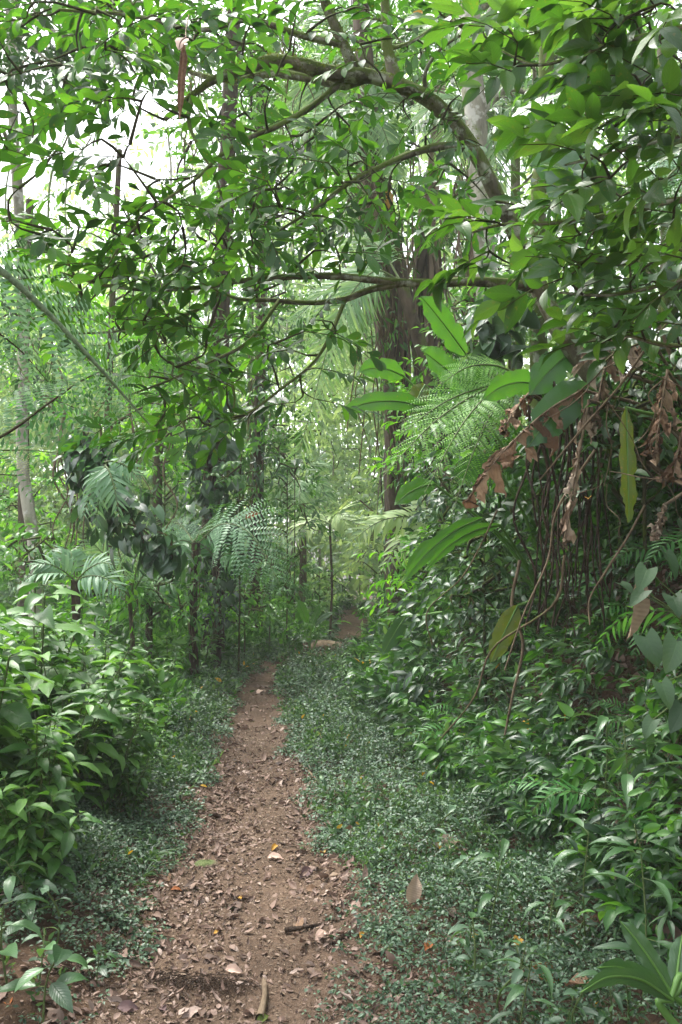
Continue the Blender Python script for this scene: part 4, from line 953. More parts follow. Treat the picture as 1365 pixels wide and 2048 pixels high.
climber('climbing_vine', 'dark glossy climber hanging in a thick sleeve at left', [(335, 1130, 8), (300, 1080, 8), (235, 1010, 8), (185, 930, 8), (175, 870, 8)], .30, 300, .15, seed=601, outl=(.5, 1, 1.1, .9, .7))
climber('climbing_vine', 'glossy dark leaved climber on the shaggy vine clad trunk', [(428, 1225, 12.2), (432, 1130, 12.2), (428, 1040, 12.2), (425, 960, 12.2), (430, 860, 12.2), (440, 700, 12.2)], .42, 520, .17, seed=602, outl=(.8, 1.1, 1.1, .9, .8))
climber('climbing_vine', 'hanging climber curtain on the dark straight trunk', [(508, 1140, 14.5), (503, 1040, 14.5), (500, 960, 14.5), (505, 880, 14.5), (510, 780, 14.5), (520, 640, 14.5), (525, 480, 14.5)], .5, 420, .2, seed=603, protos=LANCEL)
climber('climbing_vine', 'heart leaved climber on the trunk below the arching branch', [(985, 760, 7), (975, 690, 7), (985, 640, 7), (1000, 580, 7)], .22, 70, .2, 'lance', seed=604)
climber('climbing_vine', 'leafy creeper dangling around the dark forked trunk', [(800, 980, 10.1), (790, 860, 10.1), (775, 740, 10.1), (770, 620, 10.1), (750, 500, 10.1), (735, 400, 10.1)], .42, 420, .13, 'dim', seed=605, protos=SIMPLEN)
climber('climbing_vine', 'dark creeper on the trunk at the left edge', [(110, 830, 9.5), (60, 700, 9.5), (40, 560, 9.5), (30, 440, 9.5)], .3, 170, .16, 'treedark', seed=606, protos=SIMPLE)
climber('climbing_vine', 'pale leafy creeper beside the far path on the bank', [(820, 1200, 11), (850, 1080, 10), (880, 980, 9.5), (900, 880, 9.5)], .5, 360, .13, 'lance', seed=607, protos=LANCEL)

climber('climbing_vine', 'small leafy creeper on the fern trunk left of the bend', [(388, 1290, 10.3), (388, 1220, 10.3), (390, 1150, 10.4), (392, 1100, 10.4)], .14, 130, .10, 'dim', seed=608, protos=SIMPLE, stem=.006)
climber('climbing_vine', 'leafy creeper around the stump beside the vine clad trunk', [(432, 1260, 11.3), (432, 1190, 11.3), (432, 1130, 11.4)], .16, 130, .11, 'lance', seed=609, protos=SIMPLE, stem=.006)
climber('climbing_vine', 'leafy creeper climbing the bare trunk behind the left thicket', [(262, 1230, 9.7), (258, 1150, 10), (225, 1050, 11.8), (218, 950, 12)], .18, 140, .12, 'bright', seed=610, protos=SIMPLE, stem=.006)
climber('climbing_vine', 'light leafy creeper covering the dark straight trunk higher up', [(520, 900, 14.7), (521, 760, 14.7), (524, 560, 14.7), (523, 400, 14.7)], .3, 220, .16, 'bright', seed=611, protos=SIMPLE)
# ------------------------------------------------------------------ lianas and hanging roots
def hanging(name, label, top, bottom, r, mat, seed, group, sway=.05, cat='liana', leafy=0):
    rg = np.random.RandomState(seed); a, b = at(*top), at(*bottom); n = 24
    mid = [a + (b - a) * t + rg.randn(3) * A(1, 1, .3) * sway for t in (.25, .5, .75)]
    mb = MB(); c = curve([a] + mid + [b], n); tube(mb, c, np.linspace(r, r * .6, n), 5, 0, .15, seed)
    if leafy:
        root = thing(name, label, cat, b, group); part(mb, 'stem', M[mat], root); lv = MB(); i = rg.randint(2, n, leafy)
        d = rdir(rg, leafy, .5) - UPV * .4; stamp(lv, SIMPLE, c[i] + rg.randn(leafy, 3) * .015, d, unit(UPV + rg.randn(leafy, 3) * .5), .1 * (.6 + .7 * rg.rand(leafy)), 0, rg); part(lv, 'foliage', M['dim'], root)
    else: tag(mb.build(name, M[mat]), label, cat, group)
rg = np.random.RandomState(700)
xs = sorted(rg.uniform(1035, 1215, 26))
for i, px in enumerate(xs):
    w = ('leftmost' if i == 0 else 'rightmost' if i == 25 else (ORD[i] if i < 13 else ORD[25 - i])) + (' from the left' if 0 < i < 13 else ' from the right' if 12 < i < 25 else '')
    d = 4.75 + rg.uniform(-.15, .3)
    hanging('hanging_root', w + ' brown root in the curtain hanging over the bank', (px + rg.randn() * 12, 800 + rg.uniform(-40, 60), d), (px + rg.randn() * 26 - 8, rg.uniform(1170, 1300), d - .05), rg.uniform(.003, .010), 'root', 710 + i, 'brown roots hanging over the right bank', .035, 'root')
xs = sorted(np.concatenate([rg.uniform(690, 840, 14)]))
for i, px in enumerate(xs):
    w = 'leftmost' if i == 0 else 'rightmost' if i == 13 else ORD[i]
    hanging('liana', w + ' thin liana' + (' from the left' if 0 < i < 13 else '') + ' hanging by the forked trunk', (px + rg.randn() * 8, rg.uniform(300, 480), 10), (px + rg.randn() * 14, rg.uniform(760, 1000), 10), rg.uniform(.006, .014), 'vinebark', 740 + i, 'lianas by the forked trunk', .08, leafy=int(rg.rand() < .5) * 14)
xs = sorted(rg.uniform(120, 360, 12))
for i, px in enumerate(xs):
    w = 'leftmost' if i == 0 else 'rightmost' if i == 11 else ORD[i]
    hanging('liana', w + ' slender liana' + (' from the left' if 0 < i < 11 else '') + ' hanging behind the dark climber', (px + rg.randn() * 20, rg.uniform(800, 920), 11), (px + rg.randn() * 14, rg.uniform(1120, 1190), 11), rg.uniform(.007, .018), 'vinebark', 760 + i, 'lianas behind the dark climber', .1)
xs = sorted(rg.uniform(330, 640, 9))
for i, px in enumerate(xs):
    w = 'leftmost' if i == 0 else 'rightmost' if i == 8 else ORD[i]
    hanging('liana', w + ' dangling liana' + (' from the left' if 0 < i < 8 else '') + ' below the upper mossy limb', (px, rg.uniform(60, 150), 5), (px + rg.randn() * 30, rg.uniform(320, 520), 5), rg.uniform(.003, .006), 'vinebark', 780 + i, 'lianas dangling from the mossy limb', .06, leafy=6)
for i, (a, b, r) in enumerate((((995, 1020, 5.2), (865, 1290, 5.2), .006), ((1190, 900, 4.4), (1010, 1340, 4.6), .007), ((1130, 1110, 4.5), (880, 1480, 4.9), .008), ((1040, 1120, 5), (1010, 1470, 5), .012), ((720, 1000, 12), (870, 1100, 12), .012), ((1290, 700, 3.6), (1080, 960, 3.8), .006), ((1340, 640, 3.5), (1150, 790, 3.6), .006), ((1290, 1010, 3.9), (1180, 1250, 4.1), .006))):
    hanging('bare_stem', ('thin slanting stem left of the root curtain', 'bent bare stem crossing the root curtain', 'long dry stem leaning down to the ground cover', 'upright broken brown stem at the bank foot', 'thin stick slanting across the misty gap', 'dry stem crossing the dead hanging leaves', 'dry stem along the top of the dead leaves', 'dry stem dropping at the dark hollow')[i], a, b, r, 'wood' if i % 2 else 'vinebark', 800 + i, None, .04, 'stem')

rg = np.random.RandomState(880)
tw_ = sorted([(rg.uniform(1190, 1360), rg.uniform(640, 1000)) for _ in range(12)])
for i, (px, py) in enumerate(tw_):
    lab = ('leftmost' if i == 0 else 'rightmost' if i == 11 else ORD[i]) + ' dry twig' + ('' if i in (0, 11) else ' from the left') + ' in the dead tangle at the right edge'
    an = rg.uniform(-1.2, 1.2) + (math.pi / 2 if rg.rand() < .4 else 0); L = rg.uniform(70, 190)
    d = 3.7 + rg.uniform(-.2, .5)
    hanging('dry_twig', lab, (px, py, d), (px + L * math.cos(an), py + L * abs(math.sin(an)) + 20, d + .1), rg.uniform(.002, .0045), 'wood', 881 + i, 'dry twigs in the dead tangle', .022, 'twig')
# ------------------------------------------------------------------ tree ferns
def fern_spine(base, tip, rise):
    b, t = A(*base), A(*tip); L = np.linalg.norm(t - b)
    return [b, b + (t - b) * .3 + UPV * rise * L * .75, b + (t - b) * .65 + UPV * rise * L * .85, t]
def tree_fern(label, crown, tips, plen, mat, trunk_r=.07, seed=1, trunk_to=None, npin=15, nsub=10, rise=.18, group=None, hang=.22, r0=.01, start=.14, tmat='darkbark', ang=1.1, sub=None, hint=None):
    rg = np.random.RandomState(seed); c = at(*crown)
    g = gpts(A(c[0]), A(c[1]))[0] if trunk_to is None else A(*trunk_to)
    root = thing('tree_fern', label, 'tree fern', g, group)
    mb = MB(); tube(mb, curve([g - UPV * .1, (g + c) * .5 + rg.randn(3) * .04, c], 20), np.linspace(trunk_r * 1.2, trunk_r, 20), 10, 0, .35, seed); part(mb, 'trunk', M[tmat], root)
    for t in tips:
        tip = at(*t[:3]); pl = plen * (t[3] if len(t) > 3 else 1); rs = t[4] if len(t) > 4 else rise
        mb = MB(); frond(mb, fern_spine(c + rg.randn(3) * .02, tip, rs), pl, npin, nsub, rg, start, r0, ang, hang, sub=(crown[2] < 9) if sub is None else sub, subratio=2.0, hint=A(rg.randn() * .5, -.8, .8) if hint is None else hint); part(mb, 'frond', [M[mat], M['stem']], root)
    return root
gF = 'tree ferns by the bend of the path'
tree_fern('tree fern left of the bend with one big drooping blue green frond', (392, 1085, 10.5), [(575, 1200, 9.4, 1.3, .32), (300, 1150, 10, .9, .3), (320, 1060, 11.4, .8), (450, 1075, 11.8, .8)], .5, 'ferngrey', .045, 901, group=gF, sub=True, npin=19, nsub=13)
tree_fern('second tree fern with a brown stump like trunk beside the vine clad tree', (432, 1120, 11.5), [(350, 1095, 11.5, 1, .3), (480, 1060, 12.3), (500, 1160, 11, 1, .3)], .38, 'fern', .055, 902, group=gF)
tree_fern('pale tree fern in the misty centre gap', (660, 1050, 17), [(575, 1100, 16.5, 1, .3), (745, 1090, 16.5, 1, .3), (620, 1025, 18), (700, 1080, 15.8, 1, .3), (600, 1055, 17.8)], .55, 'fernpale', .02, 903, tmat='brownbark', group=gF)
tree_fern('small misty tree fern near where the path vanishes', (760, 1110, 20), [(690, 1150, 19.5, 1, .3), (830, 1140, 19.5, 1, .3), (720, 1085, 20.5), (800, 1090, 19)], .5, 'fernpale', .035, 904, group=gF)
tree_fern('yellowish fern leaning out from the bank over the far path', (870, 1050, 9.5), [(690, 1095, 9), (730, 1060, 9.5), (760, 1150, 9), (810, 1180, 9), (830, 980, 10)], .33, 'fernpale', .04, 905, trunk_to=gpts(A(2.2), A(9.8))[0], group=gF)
tree_fern('bright green tree fern leaning out under the banana leaves', (1035, 760, 5.6), [(760, 960, 5.0, 1, .1), (800, 870, 5.2, 1, .1), (850, 985, 4.9, 1, .12), (880, 770, 5.4, .8), (900, 1040, 4.9, .8, .1)], .30, 'fernbright', .05, 906, trunk_to=gpts(A(2.3), A(6.6))[0], group=None, nsub=14, npin=22)
tree_fern('fern with pale fronds at the upper right edge', (1420, 330, 4.5), [(1290, 430, 4.2), (1330, 480, 4.2), (1260, 380, 4.4)], .22, 'ferngrey', .04, 907)
# near tree fern off the left edge
def near_fern():
    rg = np.random.RandomState(908); g = gpts(A(-2.3), A(2.9))[0]; crown = at(-330, 640, 2.8)
    root = thing('tree_fern', 'near tree fern reaching in from the left edge with long scaly stalk', 'tree fern', g)
    mb = MB(); tube(mb, curve([g - UPV * .1, (g + crown) / 2, crown], 20), np.linspace(.09, .07, 20), 10, 0, .35, 8); part(mb, 'trunk', M['darkbark'], root)
    for pts, pl, r, npin, hg, mt, st in (([(-120, 470, 2.55), (0, 540, 2.6), (110, 640, 2.7), (205, 742, 2.8), (300, 850, 2.95)], .36, .02, 17, .2, 'ferngrey', 'scaly'), ([(-150, 930, 2.95), (0, 874, 3.0), (90, 812, 3.1), (170, 758, 3.2), (245, 728, 3.4)], .33, .009, 14, .5, 'fern', 'darkbark'),
                                 ([(-100, 892, 3.2), (0, 900, 3.3), (60, 900, 3.35), (128, 908, 3.4)], .12, .007, 16, .4, 'fernpale', 'stem'), ([(-150, 560, 3.2), (-40, 640, 3.3), (40, 700, 3.4), (110, 780, 3.5)], .3, .008, 14, .5, 'ferngrey', 'darkbark')):
        mb = MB(); frond(mb, [crown] + px3(pts), pl, npin, 15, rg, .3, r, 1.1, hg, subratio=2.0, hint=A(.3, -.7, .7)); part(mb, 'frond', [M[mt], M[st]], root)
near_fern()
tree_fern('dark blue fern hanging from the dark climber at left', (215, 930, 7.5), [(165, 1040, 7.3), (240, 1040, 7.2), (190, 1070, 7.3, .8), (280, 960, 7.4, .8)], .26, 'ferngrey', .03, 909, trunk_to=at(225, 1000, 7.9), sub=False, npin=14)
tree_fern('low fern with feathery fronds behind the front thicket', (150, 1160, 9), [(60, 1130, 8.8), (230, 1130, 8.8), (20, 1180, 8.6), (250, 1190, 8.6), (140, 1100, 9.2)], .3, 'ferngrey', .04, 910)
tree_fern('low fern under the tree ferns at the bend', (300, 1180, 10.5), [(230, 1160, 10.3), (370, 1180, 10.3), (260, 1220, 10), (350, 1230, 10)], .3, 'fern', .04, 911)

# ------------------------------------------------------------------ palms
def palm(label, crown, tips, llen, seed, mat='palm', trunk=True, r=.07, n=40, wid=1.0, hang=.3, rise=.2, dead=(), foot=None):
    rg = np.random.RandomState(seed); c = at(*crown); g = gpts(A(c[0]), A(c[1]))[0] if foot is None else gp(*foot)
    root = thing('palm_tree', label, 'palm', g); mb = MB(); tube(mb, curve([g - UPV * .1, (g + c) / 2 + rg.randn(3) * .1, c], 24), np.linspace(r * 1.2, r, 24), 10, 0, .1, seed); part(mb, 'trunk', M['brownbark'], root)
    for t in tips:
        mb = MB(); palm_frond(mb, fern_spine(c, at(*t[:3]), t[3] if len(t) > 3 else rise), llen, n, rg, hang=hang, wid=wid, hint=A(rg.randn() * .2, -.8, .6)); part(mb, 'frond', [M[mat], M['stem']], root)
    for t in dead:
        mb = MB(); palm_frond(mb, fern_spine(c, at(*t[:3]), .05), llen * .8, n, rg, hang=1.6, wid=wid, ang=.5); part(mb, 'dead_frond', [M['fibre'], M['wood']], root)
    return root
def gp(x, y): return gpts(A(x), A(y))[0]
palm('palm with long grey fronds drooping over the centre of the path', (800, 560, 9.2), [(600, 900, 8.6, .35), (640, 800, 9, .35), (590, 640, 9.5), (700, 480, 9.8)], .62, 921, foot=(1.6, 9.4))
palm('tall palm whose striped fronds fan out at the top right', (960, 230, 9.3), [(1090, 320, 8.8, .3), (1040, 60, 9.5), (1130, 180, 9.2), (860, 60, 9.4), (830, 250, 9, .3), (900, 330, 9, .35), (1000, 380, 8.8, .3), (1080, 60, 9.5)], .55, 922, dead=[(905, 560, 9), (940, 600, 9), (985, 560, 9.1), (880, 470, 9.2), (1005, 500, 9)])
palm('palm with fine striped fronds at the top centre', (700, 120, 11.5), [(620, 300, 11, .3), (590, 200, 11.5), (790, 300, 11, .3), (700, 340, 11, .35), (800, 60, 11.5), (640, 20, 11.5), (560, 280, 11.3, .3)], .7, 923, foot=(1.3, 12.0))
palm('palm behind the arching branch with pale hanging fronds', (730, 230, 10), [(560, 310, 10, .2), (700, 420, 9.6, .35), (620, 400, 9.8, .35), (800, 380, 9.8, .3), (780, 180, 10)], .5, 924, dead=[(720, 430, 9.8), (755, 450, 9.8)], foot=(1.2, 10.4))
palm('small palm in the mist left of the far path', (600, 960, 18), [(540, 1010, 17.5), (660, 1000, 17.5), (560, 930, 18), (640, 920, 18), (600, 1040, 17)], .6, 925)
palm('young palm behind the front thicket with upright fronds', (260, 1200, 9.8), [(215, 1020, 9.8, .05), (300, 1040, 9.8, .05), (180, 1080, 9.6, .1), (330, 1100, 9.6, .1)], .35, 926, n=26, r=.025)
palm('bright palm high between trunks at the left', (330, 700, 14), [(250, 780, 13.5), (410, 780, 13.5), (280, 640, 14), (390, 640, 14), (330, 830, 13)], .6, 927, mat='bright')

# ------------------------------------------------------------------ wild bananas and their dead leaves
FACE = A(.1, -1, .45)
def banana(label, foot, leaves, seed, name='wild_banana'):
    """foot: world point; leaves: (base px, tip px, Y base, Y tip, width m, material, sag, tear, roll)"""
    rg = np.random.RandomState(seed); root = thing(name, label, 'banana plant', foot)
    for b, t, yb, yt, w, mt, sag, tear, roll in leaves:
        B, Tp = at(b[0], b[1], yb), at(t[0], t[1], yt); L = np.linalg.norm(Tp - B)
        sp = [B, B + (Tp - B) * .35 + UPV * sag * L * .8, B + (Tp - B) * .7 + UPV * sag * L * .8, Tp]
        mb = MB()
        if mt in ('dead', 'deadpale'): blade(mb, sp, w, (0, 1), 26, 9, fold=.6, tear=tear, rg=rg, rib=.008, side_hint=FACE, roll=roll); part(mb, 'dead_leaf', [M[mt], M['wood']], root)
        else: blade(mb, sp, w, (0, 1), 26, 9, fold=.3, tear=0, rg=rg, rib=.006, side_hint=FACE, roll=roll, shape='paddle'); part(mb, 'leaf', [M[mt], M['rib']], root)
        st = MB(); f = A(*foot) + rg.randn(3) * .03; tube(st, curve([f, f * .5 + B * .5 + UPV * .12 + rg.randn(3) * .04, B], 14), np.linspace(.016, .008, 14), 6, 0); part(st, 'leaf_stalk', M['rib' if mt not in ('dead', 'deadpale') else 'wood'], root)
    return root
def gp(x, y): return gpts(A(x), A(y))[0]
banana('wild banana with bright upright leaves left of the dead leaves', gp(1.75, 6.3), [((932, 708), (842, 592), 5.9, 5.6, .2, 'banana', .02, 0, .2), ((930, 772), (845, 702), 5.9, 5.5, .21, 'banana', .02, 0, .3), ((808, 752), (718, 744), 6.0, 5.8, .15, 'banana', .12, 0, .5), ((860, 818), (680, 826), 5.8, 5.4, .13, 'banana', .1, 0, .4),
        ((850, 770), (822, 830), 5.9, 5.7, .14, 'bananaold', .05, 0, .3), ((985, 800), (915, 740), 5.6, 5.6, .17, 'banana', .1, 0, .6), ((1080, 770), (965, 800), 5.4, 5.0, .16, 'banana', .1, 0, .7)], 941)
banana('wild banana with strappy leaves hanging lower down the bank', gp(1.55, 6.0), [((870, 968), (790, 1010), 5.5, 5.2, .12, 'banana', .08, 0, .2), ((965, 1036), (803, 1168), 5.3, 5.0, .09, 'banana', .1, 0, .3), ((1000, 1050), (850, 1140), 5.3, 4.9, .07, 'banana', .1, 0, .5),
        ((1035, 1212), (982, 1325), 4.9, 4.8, .12, 'bananaold', .02, 0, .1), ((810, 1235), (765, 1310), 7.5, 7.3, .13, 'lance', .03, 0, .3), ((1000, 945), (905, 950), 5.4, 5.2, .16, 'bananadark', .1, 0, .6), ((870, 1080), (812, 1150), 6, 5.8, .1, 'banana', .05, 0, .3)], 942)
banana('wild banana carrying torn dead brown leaves at the right', gp(2.25, 4.9), [((1175, 772), (1055, 895), 4.5, 4.2, .2, 'bananadark', .06, 0, .3), ((1165, 780), (930, 1005), 4.45, 4.0, .27, 'dead', .08, .5, .2), ((1178, 800), (1128, 1095), 4.4, 4.2, .2, 'deadpale', .02, .65, .0), ((1290, 655), (1165, 705), 4.5, 4.3, .32, 'deadpale', .05, .7, .2),
        ((1060, 785), (1002, 868), 4.9, 4.7, .13, 'dead', .05, .4, .3), ((1252, 815), (1258, 1045), 4.1, 3.9, .13, 'bananaold', -.06, 0, .6), ((1335, 740), (1310, 905), 4.2, 4.1, .24, 'dead', .02, .7, .1), ((1380, 790), (1345, 960), 4.2, 4.1, .16, 'dead', .02, .8, .1), ((1210, 735), (1185, 860), 4.5, 4.4, .14, 'deadpale', .02, .8, .1), ((1150, 700), (1060, 790), 5.0, 4.8, .2, 'bananadark', .06, 0, .4),
        ((1300, 600), (1275, 700), 4.6, 4.5, .1, 'dead', .02, .6, .1), ((1330, 1010), (1310, 1080), 4.2, 4.1, .05, 'deadpale', .02, .5, .1)], 943)
banana('small banana seedling in the ground cover left of the far path', gp(at(625, 1250, 15)[0], 15.0), [((615, 1245), (598, 1200), 15, 14.9, .16, 'banana', .02, 0, .2), ((625, 1248), (640, 1210), 15, 15, .12, 'banana', .02, 0, .2), ((630, 1250), (668, 1225), 15, 14.9, .12, 'bananadark', .08, 0, .4)], 944)
banana('strap leaved plant with broad shining blades at the bottom right corner', gp(1.12, 2.62), [((1345, 1990), (1240, 1842), 2.62, 2.66, .06, 'lance', .06, 0, .15), ((1340, 2000), (1195, 1935), 2.6, 2.5, .055, 'lance', .12, 0, .3), ((1350, 1990), (1365, 1870), 2.62, 2.7, .06, 'lance', .05, 0, .2), ((1345, 2000), (1160, 1985), 2.58, 2.4, .05, 'lance', .16, 0, .4)], 945, 'strap_leaved_plant')
banana('big dull leaves standing in the upper right behind the branches', gp(2.9, 6.0), [((1020, 240), (1180, 175), 6.3, 6.0, .26, 'banana', .06, 0, .4), ((1170, 370), (1060, 330), 5.6, 5.4, .3, 'bananadark', .06, 0, .3), ((1180, 300), (1100, 400), 5.6, 5.3, .26, 'bananadark', .05, 0, .2)], 946)

# broad heart-shaped leaves at the right edge
def heart_plant():
    rg = np.random.RandomState(950); root = thing('heart_leaved_plant', 'plant with broad grey green heart shaped leaves at the right edge of the bank', 'plant', gp(1.75, 3.75))
    f = gp(1.75, 3.75); lv, st = MB(), MB()
    for px, py, Y, s in ((1300, 1290, 3.5, .22), (1350, 1300, 3.5, .24), (1290, 1150, 3.7, .2), (1340, 1120, 3.7, .22), (1280, 1190, 3.8, .16), (1350, 1200, 3.7, .2), (1250, 1170, 3.9, .14), (1330, 1380, 3.4, .18), (1360, 1430, 3.4, .2), (1300, 1450, 3.5, .14)):
        p = at(px, py, Y); s *= .62; d = unit(A(rg.uniform(-.9, .5), rg.uniform(-.8, -.1), rg.uniform(-.9, -.2))); stamp(lv, HEARTL, p - d * s * .3, d, FACE + UPV * .5 + rg.randn(3) * .35, s, 0, rg)
        tube(st, curve([f, (f + p) / 2 + UPV * .1, p - d * s * .3], 10), np.linspace(.006, .003, 10), 5, 0)
    part(st, 'stem', M['stem'], root); part(lv, 'foliage', M['greyheart'], root)
heart_plant()

# ------------------------------------------------------------------ single things: hanging spathe, dry leaves, sticks, stones
def loose_leaf(label, p, s, mat, seed, d=None, n=None, name='fallen_leaf', group=None, proto=None, cat='leaf'):
    rg = np.random.RandomState(seed); mb = MB()
    pr = proto or leafproto(.55, 'ovate', 8, rg.uniform(.2, .7), rg.uniform(.4, 1.2), .06, 5, twist=rg.uniform(-.4, .4), seed=seed)
    stamp(mb, pr, p, d if d is not None else rdir(rg, 1, .15), n if n is not None else unit(UPV + rg.randn(3) * .2), s, 0, rg)
    V, Q, U = np.concatenate(mb.V), np.concatenate(mb.Q), np.concatenate(mb.U)
    return tag(mb.build(name, M[mat]), label, cat, group)
def hanging_spathe():
    mb = MB(); a = [at(366, 92, 3.1), at(368, 120, 3.1), at(364, 160, 3.1), at(362, 200, 3.1), at(360, 238, 3.1)]
    blade(mb, a, .03, (0, 0), 22, 7, 'paddle', fold=2.2, side_hint=FACE, rib=.011, wave=.01)
    b = [at(372, 76, 3.1), at(362, 84, 3.05), at(358, 100, 3.03)]
    blade(mb, b, .045, (1, 0), 10, 7, 'ovate', fold=.5, side_hint=FACE, rib=.003)
    tube(mb, [at(372, 76, 3.1), at(372, 60, 3.15), at(378, 30, 3.2)], [.003, .002, .002], 5, 0)
    tag(mb.build('hanging_sheath', [M['dead'], M['pinkleaf']]), 'long brown dry leaf sheath hanging from a twig at upper left', 'dry leaf')
hanging_spathe()
loose_leaf('curled pale dead leaf hanging at the right over the bank', at(1278, 1150, 3.9), .32, 'deadpale', 961, unit(A(-.1, 0, -1)), FACE, 'hanging_dry_leaf', None, leafproto(.3, 'ovate', 10, .9, .5, .05, 5, twist=.7), 'dry leaf')
loose_leaf('yellow leaf hanging near the top of the picture', at(845, 22, 4.2), .09, 'yellowleaf', 962, unit(A(-.7, 0, -.7)), FACE, 'hanging_dry_leaf', None, None, 'dry leaf')
loose_leaf('large yellow rotting leaf in the fork of the dark trunk', at(776, 380, 9.9), .22, 'yellowleaf', 963, unit(A(.1, 0, -1)), FACE, 'hanging_dry_leaf', None, None, 'dry leaf')
loose_leaf('orange dead leaf stuck on the climber left of centre', at(490, 1035, 11.5), .22, 'orangeleaf', 964, unit(A(.8, -.2, .3)), FACE, 'hanging_dry_leaf', None, None, 'dry leaf')
loose_leaf('small yellow leaf caught high in the twigs at top left', at(432, 38, 3.9), .06, 'yellowleaf', 966, unit(A(-.5, 0, -.7)), FACE, 'hanging_dry_leaf', None, None, 'dry leaf')
# (photo px, length, material, label) of leaves one can tell apart on the ground
FL = [(535, 1722, .085, 'pinkleaf', 'large pale dead leaf in the middle of the path'), (650, 1712, .05, 'yellowleaf', 'yellow leaf on the right side of the path halfway up'), (555, 1697, .05, 'yellowleaf', 'yellow leaf just above the large pale leaf'),
      (450, 1950, .07, 'pinkleaf', 'tan leaf near the bottom of the path'), (483, 1805, .045, 'yellowleaf', 'pale yellow leaf on the worn middle of the path'), (437, 1870, .03, 'yellowleaf', 'tiny yellow scrap on the lower path'), (342, 1787, .05, 'orangeleaf', 'orange leaf among litter at the left of the path'),
      (250, 1838, .06, 'lance', 'green fallen leaf on the left of the path'), (535, 2040, .06, 'bananaold', 'yellow green fallen leaf at the bottom edge'), (235, 2025, .075, 'purpleleaf', 'dark purple brown leaf at the bottom left'), (330, 2032, .05, 'purpleleaf', 'dark leaf on the earth step at the bottom'),
      (622, 1745, .09, 'purpleleaf', 'purplish brown leaf on the right of the path'), (612, 1785, .07, 'dead', 'brown leaf right of the worn middle'), (605, 1860, .1, 'dead', 'curled brown leaf at the right path edge'), (650, 1870, .07, 'pinkleaf', 'pinkish leaf next to a dark stick'),
      (430, 1698, .05, 'pinkleaf', 'whitish leaf on the left path edge'), (340, 1770, .09, 'dead', 'curled dark tan leaf left of the path'), (210, 1725, .05, 'orangeleaf', 'orange leaf in the plants left of the path'), (143, 1925, .04, 'orangeleaf', 'orange leaf on the bare bank bottom left'), (20, 2020, .06, 'orangeleaf', 'orange leaf at the bottom left corner'),
      (820, 1840, .12, 'deadpale', 'upright curled tan leaf in the ground cover'), (870, 1718, .14, 'pinkleaf', 'big pinkish curled leaf on the ground cover'), (770, 1725, .08, 'dead', 'brown leaf at the edge of the ground cover'), (862, 1920, .06, 'orangeleaf', 'bright orange leaf low in the ground cover'), (1010, 1757, .05, 'yellowleaf', 'yellow leaf in the ground cover below the bank'),
      (1005, 1622, .05, 'orangeleaf', 'orange leaf on plants at the bank foot'), (1040, 1910, .07, 'yellowleaf', 'yellow brown leaf near the lance leaved plants'), (1060, 1990, .14, 'orangeleaf', 'big orange brown leaf at the lower right'), (1180, 2020, .12, 'dead', 'curled brown leaf at the bottom right'), (728, 1872, .04, 'yellowleaf', 'yellow scrap at the right edge of the path'),
      (940, 1910, .05, 'yellowleaf', 'pale yellow leaf in the lower ground cover'), (742, 1448, .12, 'orangeleaf', 'orange brown leaf in the plants by the bend'), (525, 1383, .14, 'pinkleaf', 'long pale leaf where the path bends'), (690, 1668, .09, 'dead', 'brown leaf right of the path beside a twig'), (400, 1518, .05, 'orangeleaf', 'small orange leaf on the left path edge farther up'),
      (1178, 1025, .06, 'yellowleaf', 'yellow leaf hanging in front of the dark hollow'), (395, 1735, .12, 'stone', 'x')]
for i, (px, py, s, mt, lab) in enumerate(FL[:-1]):
    p = on_ground(px, py); green = px > 760 or (px < 330 and py < 1900)
    if py < 1100: p = at(px, py, 4.2)
    d = unit(A(math.cos(i * 2.1), math.sin(i * 2.1), .1)); s *= .85; nn = unit(UPV + A(0, -.5, 0) + np.random.RandomState(i).randn(3) * .15)
    if mt in ('pinkleaf', 'deadpale') and px > 760: d = unit(A(.3, .1, 1) if mt == 'deadpale' else A(1, .2, .2)); nn = FACE
    loose_leaf(lab, p + UPV * (.07 if green and px > 760 else .018) , s * 1.25, mt, 970 + i, d, nn, group='single leaves lying on the ground')
def stick(label, pts, r, mat='wood', seed=1):
    P = [on_ground(*p) + UPV * r * .8 for p in pts]; mb = MB(); tube(mb, curve(P, 16) + UPV * .006, np.linspace(r, r * .5, 16), 7, 0, .3, seed)
    tag(mb.build('stick', M[mat]), label, 'stick', 'sticks lying about the path')
for i, (lab, pts, r, mt) in enumerate((('pale twig across the left path edge below the stone', [(260, 1735), (330, 1730), (395, 1718)], .009, 'wood'), ('pale forked stick at the right path edge', [(605, 1535), (630, 1560), (655, 1590)], .012, 'wood'), ('thin twig lying right of the path', [(600, 1640), (640, 1622), (690, 1600)], .007, 'wood'),
        ('long dark stick under the plants at the left', [(0, 1815), (90, 1780), (210, 1745)], .02, 'root'), ('short dark stick at the right of the lower path', [(650, 1900), (690, 1878), (720, 1860)], .012, 'root'), ('dark bark strip on the lower right of the path', [(570, 1868), (610, 1862), (650, 1855)], .012, 'root'),
        ('pale weathered root running down the bottom of the path', [(520, 2046), (530, 2000), (528, 1970)], .016, 'wood'), ('dark twig on the earth step at the bottom left', [(220, 1860), (250, 1850), (290, 1825)], .01, 'root'), ('pale stick in the grass right of the bend', [(570, 1375), (590, 1380), (610, 1388)], .02, 'wood'), ('twig in the litter on the left of the path', [(425, 1830), (450, 1845), (470, 1835)], .006, 'root'))):
    stick(lab, pts, r, mt, i)
